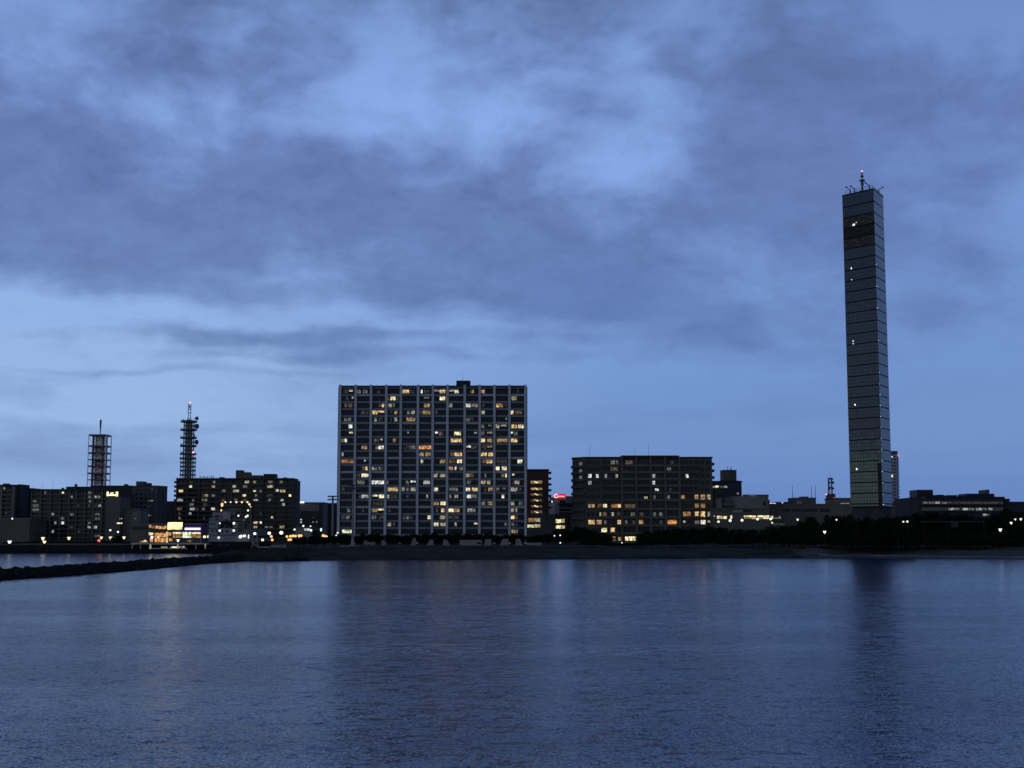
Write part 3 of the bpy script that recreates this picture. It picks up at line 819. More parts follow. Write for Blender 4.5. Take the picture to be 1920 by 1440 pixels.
for px, t, w in ((116.5, 914.5, 1.2), (141, 907.5, 1.4)):
    b = MB(); b.pbox(px - w, px + w, t, 919, Y + 4, 2); b.build('water_tank', M['roof'], L3)
for px, t in ((80, 904), (99, 900), (62, 909)):
    b = MB(); p = W(px, 919, Y + 5); b.tube(p, (p[0], p[1], Z_(t, Y + 5)), .06, .03, 5); b.build('antenna', M['steel'], L3)
b = MB(); b.pbox(124, 168, 912.3, 918.6, Y + 6, 8); b.build('penthouse', M['black'], L3)
Y = 720.0
o = building('office_building', 'black flat office building behind the one with the lit frame sign', Y, 168, 245.5, 912.5, 20, M['black'], 'office building', rows=(), glass=False, roof_m=M['black'])
b = MB(); b.pbox(232.5, 237, 907.5, 912, Y + 4, 4); b.build('penthouse', M['black'], o)
Y = 610.0
o = building('office_building', 'plain grey building with a lit cream frame sign at its top', Y, 199.5, 224.5, 930.5, 16, M['wall_grey'], 'office building', rows=(), glass=False)
b = MB()   # the strokes of the lit sign
b.pbox(200, 203.4, 922, 930.2, Y - .5, .35); b.pbox(203.4, 217, 926.9, 929.6, Y - .5, .35); b.pbox(217, 221, 922, 930.6, Y - .5, .35)
b.pbox(208, 212.6, 923.4, 925.2, Y - .5, .35); b.pbox(206.8, 208.6, 924.2, 926.8, Y - .5, .35)
b.build('sign', glow_mat('cream_sign', (1, .9, .5), 1.6, False), o)
b = MB(); b.pbox(198.5, 224, 921, 930.4, Y + .2, .3); b.build('sign_board', M['black'], o)
lit_windows(o, Y, [(219, 229, 981, 'Y', 2.6), (223.5, 225.5, 972.5, 'n', 2), (226.5, 229, 972.5, 'n', 2)])
Y = 690.0
o = building('office_building', 'black narrow building with a red roof light left of the stepped grey block', Y, 224.8, 262, 929, 16, M['black'], 'office building', rows=(), glass=False, roof_m=M['black'])
b = MB(); b.ball(W(257, 931.5, Y - 1), .42); b.build('obstruction_light', LAMP['red'], o)
Y = 615.0
o = building('office_building', 'low pale grey building between the frame sign and the restaurant', Y, 225, 262.5, 955.5, 14, M['wall_mid'], 'office building', rows=(), glass=False, roof_m=M['wall_grey'])
lit_windows(o, Y, [(252, 255.5, 972.5, 'D', 2.5), (250, 257, 964, 'd', 2)])
Y = 660.0
o = thing('apartment_block', 'stepped grey apartment block seen at its corner left of the dish-hung tower', 'apartment block', (X_(278, Y), Y, 2.8))
cx0, cxm, cx1 = X_(251, Y + 2), X_(292, Y), X_(312, Y + 9)
MB().prism([(cx0, Y + 2), (cxm, Y), (cx1, Y + 9), (cx0 + 4, Y + 13)], 2.8, Z_(911.5, Y)).build('wall', M['wall_blue'], o)
MB().prism([(cx0 - .2, Y + 1.8), (cxm, Y - .25), (cx1 + .2, Y + 9), (cx0 + 4, Y + 13.2)], Z_(911.4, Y), Z_(910.3, Y)).build('roof', M['wall_dark'], o)
b = MB(); b.pbox(255, 270, 902.5, 910.2, Y + 4, 5); b.build('penthouse', M['wall_blue'], o)
b = MB(); b.pbox(275, 281, 905.5, 910.2, Y + 4, 4); b.build('penthouse', M['wall_dark'], o)
b = MB()
for q in (292.6, 298, 305):
    p = [(X_(q, Y + (q - 292) * .45), Y + (q - 292) * .45), ]
    b.box(p[0][0], p[0][0] + .25, p[0][1] - .35, p[0][1] - .1, 3, Z_(913, Y))
b.build('downpipe', M['wall_grey'], o)
lit_windows(o, Y - .3, [(283.5, 287, 917, 'D', 2.2), (278.5, 281.5, 938.8, 'D', 2.4), (283.5, 286.5, 939, 'n', 2.6), (278.5, 281, 949.7, 'd', 2.4), (278, 281.3, 966.7, 'n', 2.6), (283, 285, 966.5, 'd', 2)])
b = MB()
for i in range(9):
    for q in (254, 262, 270, 278, 285): b.pbox(q, q + 4, 916 + i * 8.2, 920 + i * 8.2, Y + 1.4 - (q - 251) * .034 - .35, .2)
b.build('window', M['glass_dark'], o, kind='stuff', label='unlit dark windows')
Y = 700.0
building('office_building', 'low black building in the gap right of the stepped grey block', Y, 303, 330, 942, 14, M['wall_dark'], 'office building', rows=(), glass=False)
Y = 700.0
RW = seq(903.6, 8.46, 13)
L7 = building('apartment_block', 'brown apartment block with rounded balconies and rooftop boxes behind the moored ship', Y, 328.5, 548, 898.5, 16, M['wall_brown'], 'apartment block', rows=RW,
              bays=[329, 350, 372, 394, 413, 433, 452, 472, 492, 514, 535, 548], pillar=M['wall_brown'], balcony=(2.5, 5.0), parapet_m=M['wall_brown'], pw=1.2, hpx=4.6, recess=1.2, stub=[(-1, r) for r in RW[:6]],
              lit=[(355.5, 361, RW[0], 'd'), (399, 403.5, RW[0], 'D'), (459, 467, RW[0], 'c'), (474, 480, RW[0], 'y'), (502, 511, RW[0], 'D'), (524.5, 530, RW[0], 'D'),
                   (355, 360, RW[1], 'Y', 4), (396, 403, RW[1], 'w'), (435, 443, RW[1], 'n'), (456, 463.5, RW[1], 'D'), (501, 512, RW[1], 'y'),
                   (335, 343, RW[2], 'W'), (416, 423, RW[2], 'D'), (437, 448, RW[2], 'c'), (475, 480, RW[2], 'Y', 3), (487, 491, RW[2], 'D'), (517, 522, RW[2] - 1, 'N', 4), (525, 535, RW[2], 'y'),
                   (380, 384.5, RW[3], 'e'), (385, 390, RW[3], 'w'), (396, 403, RW[3], 'D'), (453, 461, RW[3], 'Y', 4), (478, 482, RW[3], 'D'), (501, 511, RW[3], 'd'), (541.5, 546, RW[3], 'Y', 4),
                   (332, 343, RW[4], 'n'), (360, 364, RW[4], 'D'), (378, 389, RW[4], 'D'), (416, 421, RW[4], 'D'), (439, 445, RW[4], 'e'), (455, 463, RW[4], 'e'), (475, 484, RW[4], 'n', 3), (502, 508, RW[4], 'D'), (526, 532, RW[4], 'n', 4),
                   (355, 363, RW[5], 'D'), (381, 388, RW[5], 'd'), (529, 534, RW[5], 'n'), (332, 341, RW[6], 'e'), (356, 365, RW[6], 'n'), (367, 371, RW[6], 'd'), (378, 384, RW[6], 'D'), (396, 403, RW[6], 'C'),
                   (354, 359, RW[7], 'n', 4), (334, 339, RW[7], 'd'), (487, 490, RW[7], 'd'), (334, 339, RW[8], 'D'), (508, 512, RW[8] - 1, 'C', 4), (475, 483, RW[9], 'W', 4), (487, 491, RW[9], 'N', 4), (476, 482, RW[10], 'c', 4), (496, 503, RW[10], 'D', 3), (505, 511, RW[10], 'D', 3), (524, 533, RW[10], 'w', 5),
                   (380, 384, RW[8], 'd'), (384, 387, RW[10], 'D', 3)])
b = MB(); b.prism([(X_(548, Y) + .02, Y + .4), (X_(551.5, Y), Y + 2.2), (X_(553.3, Y), Y + 6), (X_(553.3, Y), Y + 15), (X_(548, Y) + .02, Y + 15)], 2.8, Z_(900, Y)); b.build('end_wall', M['wall_brown'], L7)
for r in RW:
    b = MB(); b.prism([(X_(548, Y) + .05, Y - .2), (X_(552.4, Y), Y + 1.8), (X_(554.3, Y), Y + 6), (X_(554.3, Y), Y + 9), (X_(548, Y) + .05, Y + 9)], Z_(r + 5, Y), Z_(r + 2.3, Y)); b.build('balcony', M['wall_brown'], L7)
for xa, xb, t, m in ((442, 454, 881.5, 'wall_brown'), (454.2, 468, 885.3, 'wall_brown'), (468.2, 490, 891, 'wall_brown'), (494, 517, 888.5, 'black')):
    b = MB(); b.pbox(xa, xb, t, 897.2, Y + 5, 6); b.build('penthouse', M[m], L7)
b = MB()
for q in (375, 382, 389, 396, 400): p = W(q, 898, Y + 5); b.tube(p, (p[0], p[1], Z_(891 + (q % 3), Y + 5)), .16, .12, 5)
b.tube(W(375, 894.5, Y + 5), W(400, 894.5, Y + 5), .14); b.build('rooftop_rail', M['steel'], L7)
Y = 820.0
o = building('commercial_building', 'grey hall with a white light strip along its roof right of the brown block', Y, 554, 606, 943.5, 30, M['wall_mid'], 'commercial building', rows=(), glass=False, roof_m=M['wall_grey'])
b = MB(); b.pbox(553.5, 570, 940.6, 943.2, Y - 1, .5); b.build('light_strip', glow_mat('white_strip', (.97, 1, 1), 1.6, False), o)
b = MB(); b.pbox(562, 598, 958, 1000, Y - .6, .5); b.build('lower_wall', M['wall_dark'], o)
b = MB(); b.pbox(597.5, 606, 944.2, 1000, Y - .3, .25); b.build('side_wall', M['wall_dark'], o)
lit_windows(o, Y - .7, [(557, 559.5, 974.3, 'N', 2.4), (563, 566, 974.3, 'N', 2.4), (557, 559, 979.2, 'n', 2.2), (563, 566, 979.3, 'N', 2.4), (586, 588, 978.8, 'n', 1.8), (592.5, 594.5, 978.5, 'n', 1.8), (587, 588.5, 970, 'D', 1.6)])
Y = 840.0
building('commercial_building', 'dark flat building behind the left floodlight pole', Y, 606.3, 634, 945, 20, M['wall_dark'], 'commercial building', rows=(), glass=False)
Y = 600.0
o = building('kiosk', 'small pale flat-roofed building among orange lights left of the floodlight poles', Y, 554.5, 583.5, 990.5, 7, M['wall_pale'], 'kiosk', rows=(), glass=False, roof_m=M['wall_mid'])
lit_windows(o, Y, [(570, 580, 992.7, 'N', 4)])
o = building('canopy', 'low flat canopy with a pale lit edge behind the floodlight bushes', 606, 584, 604, 994, 5, M['wall_dark'], 'canopy', rows=(), glass=False, roof_m=M['wall_pale'])
b = MB(); b.pbox(600.5, 603.5, 990.5, 996, 605.6, .25); b.build('sign', LAMP['soft'], o)

for (nm, px, t, bt, w, Yq) in ((b1, 10, 906.5, 910, 5, 650), (L7, 415, 894.5, 897, 4, 706), (L7, 534, 895, 897.5, 3, 706), (L3, 185, 916, 918.6, 3, 630)):
    b = MB(); b.pbox(px - w, px + w, t, bt, Yq, 3); b.build('water_tank', M['roof'], nm)
# ---- restaurant with the yellow and violet signs
Y = 585.0
o = building('restaurant', 'brightly lit glass restaurant with a yellow sign panel and a violet sign strip', Y, 277, 377, 984, 16, M['wall_brown'], 'restaurant', rows=(), glass=False, roof_m=M['wall_mid'], recess=0)
b = MB(); b.pbox(245.5, 276.9, 982.5, 1014, Y + 1, 14); b.build('wall', M['wall_grey'], o)
b = MB(); b.pbox(247, 275, 987, 993.5, Y + .9, .08); b.build('clerestory', M['glass_dark'], o)
b = MB(); b.pbox(313, 343.2, 978.0, 994.2, Y - 1.2, .5); b.build('sign_box', M['black'], o)
b = MB(); b.pbox(314.2, 342, 979.3, 993.2, Y - 1.35, .14); b.build('sign', glow_mat('yellow_sign', (1, .88, .42), 1.35, True, .25), o, label='large glowing yellow sign panel')
b = MB(); b.pbox(345, 377.5, 987.6, 995.6, Y - 1.1, .3); b.build('sign_box', glow_mat('violet_glow', (.10, .02, .55), .55, False), o)
b = MB(); b.pbox(346.6, 375.5, 989.8, 993.4, Y - 1.35, .2); b.build('sign', glow_mat('violet_sign', (.82, .68, 1), 2.2, False), o, label='long glowing violet sign strip')
lit_windows(o, Y, [(279, 284, 987, 'A', 5), (285.5, 291, 988, 'w', 5), (292, 297, 988.5, 'A', 5), (297.3, 302, 989, 'A', 5), (302.3, 307, 989, 'A', 5), (307.3, 312, 989, 'A', 6),
                   (279, 287.5, 1001, 'Y', 5.5), (290, 296, 1003, 'A', 8), (296.3, 302, 1003, 'A', 8), (302.3, 307, 1003, 'A', 8), (307.3, 311, 1003, 'A', 8), (315.5, 321, 1001, 'A', 6),
                   (281, 287, 1012.5, 'A', 8), (290, 300, 1012.5, 'O', 8), (301, 310, 1012.5, 'A', 8), (317, 323, 1012, 'O', 5), (328, 334, 1013, 'd', 5)], 6)
for xa, xb in ((324, 340.8), (342.2, 358.6), (360.2, 376.5)):
    b = MB(); hot = xa == 342.2
    b.pbox(xa, xb, 997.6, 1001, Y - .12, .05, 1); b.pbox(xa, xb, 1001.1, 1005.2, Y - .12, .05, 2 if hot else 0); b.pbox(xa, xb, 1005.3, 1008.4, Y - .12, .05, 2 if not hot else 1)
    b.build('window', [EM['o'], EM['C'] if not hot else EM['N'], EM['Y'] if hot else EM['w']], o)
b = MB(); b.pbox(311.2, 314.6, 997, 1017.5, Y - 2.2, .6); b.build('column', glow_mat('column_painted_glow', (1, .72, .38), .8, True, .3), o)  # light on the column painted as its own glow
b = MB(); b.pbox(375.6, 377.2, 1008, 1018, Y - 2.2, .5); b.build('column', M['wall_pale'], o)
b = MB(); b.pbox(278, 377, 994.6, 997, Y - 1.4, 1.3); b.build('canopy', M['wall_brown'], o)
# parasols on the terrace, the light on their canopies painted as glow
def parasol(px, py, r, m, label, Yq=575.0):
    p = W(px, py, Yq); o = thing('parasol', label, 'parasol', (p[0], p[1], 3.1))
    b = MB(); b.tube((p[0], p[1], 3.1), p, .06, .05, 6); b.build('pole', M['steel'], o)
    b = MB(); b.tube((p[0], p[1], p[2] - .9), p, r, .08, 10); b.build('canopy', m, o)
parasol(355.5, 1012, 1.3, EM['o'], 'round orange glowing parasol on the terrace below the violet sign')
parasol(272, 1012, 1.2, EM['Y'], 'cream glowing awning beside the left corner of the restaurant')
parasol(265, 1013, .9, EM['w'], 'small amber glowing awning left of the cream one')

# white pier in front of the restaurant
Y = 527.0
o = thing('pier', 'white framed landing stage on the quay below the lit restaurant', 'pier', (X_(316, Y), Y, 0.2))
b = MB(); b.pbox(246, 387, 1018.2, 1020.6, Y, 5); b.build('beam', M['white'], o)
for q in (247, 262.5, 366.5): b = MB(); b.pbox(q, q + 1.4, 1020.7, 1029, Y + .3, .4); b.build('post', M['white'], o)
for q, w in ((280, 3.2), (332.2, 1.6), (383.8, 1.8)): b = MB(); b.pbox(q, q + w, 1020.8, 1029, Y + .3, .4); b.build('post', EM['c'], o, label='post with lamplight painted on as glow')  # these posts glow themselves in place of lamplight falling on them
b = MB(); b.pbox(283, 350, 1027.5, 1029.2, Y + .4, 3); b.build('deck', M['white'], o)
b = MB(); b.pbox(240, 388, 1029.6, 1038.6, Y - 1, 5); b.build('base', M['rock'], o)
for q0, q1, yy, c in ((302, 313, 1026, 'y'), (320, 331, 1026, 'Y'), (334.5, 346, 1025.5, 'c')):
    b = MB(); b.pbox(q0, q1, yy - 1.4, yy + 1.4, Y + .8, .2); b.build('lamp', EM[c], o)

# ---- buildings right of the tall block
Y = 640.0
o = building('apartment_block', 'narrow brick tower with a column of lit stair windows beside the tall block', Y, 988.5, 1029, 882, 15, M['brick'], 'apartment block', rows=(), glass=False, roof_m=M['black'], stub=[(1, r) for r in seq(886, 10.9, 7)], parapet_m=M['black'])
for i, yq in enumerate((904.5, 916.6, 927.2, 938.2, 949.4, 960.2)):
    b = MB(); b.pbox(995.4, 1016.6, yq - 2.0 - (1 if i in (0, 5) else 0), yq + 2.1, Y - .1, .05, 0)
    p0, p1 = W(1001.5, yq - 1.6, Y - .2), W(1009, yq + 1.2, Y - .2); b.tube(p0, p1, .22, .22, 5, 1)
    b.build('window', [EM['w'] if i < 2 else EM['e'], EM['Y']], o, label='lit stair landing window')
b = MB(); b.pbox(990, 995, 879.5, 882, Y + 4, 3); b.build('penthouse', M['black'], o)
Y = 622.0
o = building('shop', 'low pale building with two rows of yellow windows below the brick tower', Y, 988.5, 1041, 966.5, 12, M['wall_mid'], 'shop', rows=(), glass=False, roof_m=M['wall_mid'])
lit_windows(o, Y, [(990, 1000.5, 975, 'o', 7.5), (1001.5, 1013, 975, 'c', 7), (988.6, 1000, 986.5, 'g', 5.5), (1000.6, 1013, 986, 'y', 6)])
b = MB(); b.pbox(1025, 1029, 972, 977.5, Y - .05, .04); b.build('window', M['glass_dark'], o)
Y = 630.0
o = building('shop', 'low pale building with two yellow windows left of the dark block', Y, 1041.5, 1070, 966, 12, M['wall_grey'], 'shop', rows=(), glass=False, roof_m=M['wall_grey'])
lit_windows(o, Y, [(1042.3, 1052, 977, 'Y', 7), (1052.5, 1058.5, 976.5, 'y', 7), (1042.5, 1052, 988, 'Y', 6), (1052.5, 1059, 988, 'y', 6)])
b = MB(); b.pbox(1060, 1067, 971, 984, Y - .05, .04); b.build('window', M['glass_dark'], o)
Y = 760.0
o = building('office_building', 'grey building behind the shops that carries the red sign', Y, 1032, 1062.5, 934.5, 18, M['wall_pale'], 'office building', rows=(), glass=False)
b = MB(); b.pbox(1049, 1061, 938, 952, Y - .1, .08); b.build('window', M['glass_dark'], o)
b = MB(); b.pbox(1028, 1041, 941, 972, Y - 5, 4.8); b.build('annex', M['wall_pale'], o)
b = MB(); b.ball(W(1034.8, 940.6, Y - 6), .4); b.build('lamp', LAMP['white'], o)


def text_mesh(name, body, size, m, parent, loc, rot=(pi / 2, 0, 0)):
    cu = bpy.data.curves.new('lettering', 'FONT'); cu.body = body; cu.size = size; cu.extrude = .03; cu.align_x = 'CENTER'; cu.align_y = 'CENTER'
    t = bpy.data.objects.new('lettering_source', cu); COL.objects.link(t)
    dg = bpy.context.evaluated_depsgraph_get()
    me = bpy.data.meshes.new_from_object(t.evaluated_get(dg))
    bpy.data.objects.remove(t)
    me.materials.clear(); me.materials.append(m)
    o = bpy.data.objects.new(name, me); COL.objects.link(o); o.parent = parent
    base = BASE[parent.name]
    o.location = tuple(a - b_ for a, b_ in zip(loc, base)); o.rotation_euler = rot
    return o


b = MB(); b.pbox(1038.2, 1061, 925.8, 934.2, Y - .6, .5); sg = b.build('sign', glow_mat('red_sign', (.75, .015, .04), .9, False), o, label='red backlit sign with a white ring and letters')
pink = glow_mat('pink_white_lettering', (1, .62, .6), 1.5, False)
c = W(1042.6, 930, Y - .8); b = MB()
for k in range(14):
    if k in (13, 0): continue
    a0, a1 = 2 * pi * k / 14, 2 * pi * (k + 1) / 14; r = .92
    b.tube((c[0] + r * cos(a0), c[1], c[2] + r * sin(a0)), (c[0] + r * cos(a1), c[1], c[2] + r * sin(a1)), .27, .27, 5)
b.build('emblem', pink, sg)
text_mesh('lettering', 'sowa', 1.75, pink, sg, W(1052.3, 930.3, Y - .75))
Y = 900.0
building('house_block', 'distant small grey building in the gap between red sign and dark block', Y, 1062, 1078, 932, 14, M['wall_blue'], 'building', rows=(), glass=False)
Y = 690.0
o = building('house_block', 'low stepped grey building with pale balconies below the red sign building', Y, 1048, 1076, 945, 14, M['wall_blue'], 'building', rows=seq(950, 7, 3), bays=[1049, 1062, 1075], balcony=(1.5, 3.5), parapet_m=M['wall_mid'], hpx=3)

Y = 660.0
o = building('office_building', 'black stepped building with a rooftop block right of the dark apartments', Y, 1336, 1392, 904, 18, M['wall_dark'], 'office building', rows=(), glass=False, roof_m=M['black'])
b = MB(); b.pbox(1355.5, 1381, 882, 903.4, Y + 3, 9); ph_ = b.build('penthouse', M['wall_brown'], o)
b = MB(); b.pbox(1355, 1381.5, 881, 882, Y + 2.8, 9.4); b.build('parapet', M['black'], ph_)
b = MB(); b.pbox(1350, 1385.5, 901, 903.5, Y + 1, 14); b.build('roof_step', M['black'], o)
for q, t in ((1364.5, 873.5), (1369.5, 876), (1371.5, 875)): p = W(q, 881, Y + 6); b = MB(); b.tube(p, (p[0], p[1], Z_(t, Y + 6)), .14, .1, 5); b.build('antenna', M['steel'], ph_)
lit_windows(o, Y, [(1336.3, 1339.5, 913, 'n', 3.2), (1341, 1347.5, 912.6, 'Y', 4), (1350, 1355, 912.8, 'D', 3.5), (1357.5, 1363.5, 912.8, 'c', 3.6), (1382, 1385, 925.3, 'n', 3), (1368, 1370, 932, 'D', 1.8)])
Y = 590.0
o = building('shopping_mall', 'low grey shopping mall with a long strip of lit shopfronts', Y, 1337.5, 1443, 955, 40, M['wall_grey'], 'shopping mall', rows=(), glass=False, roof_m=M['wall_grey'])
b = MB(); b.pbox(1376, 1441, 930.5, 954.9, Y + 6, 25); b.build('upper_wall', M['wall_mid'], o)
b = MB(); b.pbox(1393, 1441.2, 927.3, 930.4, Y + 8, 1); b.build('roof_screen', M['wall_blue'], o)
b = MB(); b.pbox(1441.3, 1443.4, 937, 954.9, Y + 6.5, 24); b.build('side_wall', M['wall_grey'], o)
b = MB(); b.pbox(1404, 1418, 928, 931.3, Y + 7.6, .3); b.build('roof_panel', M['white'], o)
b = MB(); b.pbox(1344.5, 1353, 934, 954.9, Y + 3, 4); b.build('stair_tower', M['wall_mid'], o)
b = MB(); b.pbox(1353.3, 1375.5, 943, 954.9, Y + 5, 10); b.build('upper_wall', M['wall_grey'], o)
for xa, xb, ya, yb, m in ((1354, 1375.8, 947.5, 952.5, 'glass_dark'),):
    b = MB(); b.pbox(xa, xb, ya, yb, Y + 4.8, .15); b.build('window', M[m], o)
for xa, xb, ya, yb, m in ((1394, 1409.5, 956.3, 959, 'glass_dark'), (1374, 1392, 956, 961, 'wall_pale')):
    b = MB(); b.pbox(xa, xb, ya, yb, Y - .1, .09); b.build('wall_panel' if m == 'wall_pale' else 'window', M[m], o)
b = MB(); b.pbox(1431, 1435.5, 941, 948, Y + 5.9, .08); b.build('window', M['glass_dark'], o)
lit_windows(o, Y, [(1344.3, 1350, 970, 'Y', 5.5), (1350.4, 1356.5, 970, 'y', 5.5), (1357, 1363, 970.3, 'Y', 5), (1369.3, 1373, 969.5, 'Y', 6), (1391, 1392.3, 969, 'D', 4), (1395, 1406, 968, 'Y', 3), (1406.4, 1417.6, 968, 'Y', 3), (1396, 1410, 971.3, 'o', 2.8), (1410.3, 1418, 971.5, 'W', 3),
                   (1420, 1431, 968, 'Y', 3), (1431.3, 1442, 968, 'Y', 3), (1422, 1432, 971.6, 'w', 3), (1432.3, 1442, 971.4, 'Y', 3), (1338, 1340.5, 967.8, 'n', 2.5)])
Y = 610.0
o = building('commercial_building', 'long low grey building with dark window bands left of the glass tower', Y, 1443.6, 1593, 947, 30, M['wall_grey'], 'commercial building', rows=(), glass=False, roof_m=M['wall_grey'])
b = MB(); b.pbox(1456, 1487, 941, 946.9, Y + 6, 12); b.build('penthouse', M['wall_dark'], o)
b = MB(); b.pbox(1487.2, 1530, 933, 946.9, Y + 5, 12); ph_ = b.build('penthouse', M['wall_blue'], o)
b = MB(); b.pbox(1503, 1516, 931, 933, Y + 7, 6); b.build('roof_step', M['wall_dark'], ph_)
b = MB(); b.pbox(1494, 1503, 940, 945, Y + 4.9, .08); b.build('wall_panel', M['wall_pale'], ph_)
for q in (1486.3, 1522, 1529.3): p = W(q, 941, Y + 8); b = MB(); b.tube(p, (p[0], p[1], Z_(910, Y + 8)), .16, .07, 5); b.build('antenna', M['steel'], o)
for q0, q1 in ((1466, 1482.5), (1485.5, 1502), (1505, 1533), (1537, 1556)): b = MB(); b.pbox(q0, q1, 953.5, 959.5, Y - .05, .04); b.build('window', M['glass_dark'], o)
for q0, q1, y0 in ((1444, 1447.5, 944.2), (1448.5, 1450.5, 944.2), (1451.5, 1455, 943.8), (1460, 1462.5, 945.8), (1465.5, 1468.5, 942.5)):
    b = MB(); b.pbox(q0, q1, y0 - 1, y0 + 1, Y + .5, .5); b.build('lamp', EM['N'], o)
lit_windows(o, Y, [(1460, 1463.5, 970, 'c', 4.5), (1445, 1449.5, 970, 'Y', 6), (1450, 1464, 971.2, 'D', 2.4), (1447, 1472, 983, 'd', 4)])
Y = 640.0
o = building('office_building', 'dull pink building with a lit strip touching the left edge of the glass tower', Y, 1563, 1600, 936, 16, M['wall_mid'], 'office building', rows=(), glass=False)
b = MB(); b.pbox(1576, 1592.5, 943.3, 945.6, Y - .1, .08); b.build('window', EM['n'], o)

# distant slim tower seen past the glass tower
Y = 1500.0
o = building('distant_tower', 'distant slim grey tower rising just right of the glass tower', Y, 1668, 1687, 851, 24, M['distant'], 'tower block', rows=seq(856, 6.1, 15), bays=[1668.5, 1675, 1681, 1686.5], balcony=(1.6, 3.4), parapet_m=M['distant'], hpx=3, stub=[(1, r) for r in seq(858, 6.1, 14)])
b = MB(); b.pbox(1672, 1683, 845.5, 850.5, Y + 6, 10); b.build('penthouse', M['wall_blue'], o)
b = MB(); b.ball(W(1685.3, 855, Y - 2), .9); b.build('obstruction_light', LAMP['red'], o)
b = MB(); b.ball(W(1672, 892.5, Y - 2), 1.3); b.build('lamp', LAMP['warm'], o)
b = MB(); b.ball(W(1672.5, 856.5, Y - 2), .7); b.build('lamp', LAMP['soft'], o)

# flat office building on the right
Y = 620.0
o = building('office_building', 'long flat terraced office building with lit window bands right of the glass tower', Y, 1728, 1884, 936, 30, M['roof'], 'office building', rows=(), glass=False, roof_m=M['black'])
b = MB(); b.pbox(1706.5, 1727.9, 933, 975, Y + .5, 24); b.build('end_wall', M['wall_dark'], o)
for xa, xb, t, bt in ((1719.5, 1749.5, 918.3, 932), (1749.7, 1812, 930.5, 935), (1812.2, 1864.5, 925.5, 935), (1864.7, 1884, 931.3, 935), (1851.5, 1855, 918, 925.3), (1759, 1770, 927.5, 930.3), (1778, 1795, 928.3, 930.3)):
    b = MB(); b.pbox(xa, xb, t, bt, Y + 5, 12); b.build('penthouse', M['black'], o)
b = MB(); b.pbox(1884.2, 1894, 935, 970, Y + 3, 20); b.build('end_wall', M['wall_dark'], o)
for ya, yb in ((940.4, 945.2), (951.6, 957.2)):
    b = MB(); b.pbox(1728, 1881, ya, yb, Y - .5, .3); b.build('window_band', M['wall_mid'], o)
    b = MB(); b.pbox(1728, 1881, yb + .1, yb + 1.6, Y - 1.2, 1.1); b.build('terrace', M['wall_dark'], o)
lit_windows(o, Y - .55, [(1731, 1739, 942.6, 'D', 3.4), (1741, 1752, 942.6, 'D', 3.6), (1754, 1762, 942.4, 'n', 4), (1764, 1775, 942.8, 'D', 3.4), (1776, 1785, 942.8, 'd', 3.2), (1779, 1788, 954.3, 'n', 4), (1788.4, 1799, 954.3, 'D', 4), (1805, 1815, 954.5, 'n', 4), (1815.4, 1826, 954.5, 'D', 4),
                          (1830, 1840, 954.6, 'n', 4), (1840.4, 1850, 954.5, 'D', 4), (1854, 1861, 954.5, 'n', 4), (1787, 1880, 942.8, 'd', 2.6)])
o2 = building('office_building', 'low dark annex with one lit window below the flat office building', 590, 1834, 1875, 960, 10, M['wall_dark'], 'office building', rows=(), glass=False)
lit_windows(o2, 590, [(1843, 1850, 965.5, 'n', 4), (1850.5, 1857, 965.8, 'D', 4), (1866, 1871, 965, 'd', 3)])
Y = 700.0
o = building('commercial_building', 'distant low building with a cluster of small orange lights right of the glass tower', Y, 1674, 1709, 944.5, 14, M['wall_brown'], 'commercial building', rows=(), glass=False)
lit_windows(o, Y, [(1701.5, 1704.5, 955, 'n', 3.5), (1705, 1710, 955, 'n', 3.5), (1678, 1690, 949, 'd', 2)])
for q, yy in ((1680, 939.5), (1680.5, 942.5), (1683.5, 937.5), (1684.5, 940.5), (1687, 939), (1688, 942), (1692, 941), (1703.5, 938.7), (1704.3, 942)):
    b = MB(); b.ball(W(q, yy, Y - 1), .28); b.build('lamp', LAMP['amber'], o)
building('house_block', 'low dark distant building at the right edge behind the tall trees', 640, 1895, 1960, 943, 14, M['wall_dark'], 'building', rows=(), glass=False)
o = thing('footbridge', 'low pale railed footbridge among the trees below the flat office building', 'footbridge', (X_(1785, 455), 425, 3.0))
b = MB(); b.pbox(1724, 1847, 977.6, 978.5, 425, .3); b.build('rail', M['wall_grey'], o)
b = MB(); b.pbox(1786, 1796, 979, 988.5, 425.1, 1.5); b.build('stair', M['wall_dark'], o)
for q in (1733, 1776, 1845): b = MB(); b.box(X_(q, 425), X_(q + .6, 425), 425.05, 425.3, 3.0, Z_(978.7, 425)); b.build('post', M['black'], o)

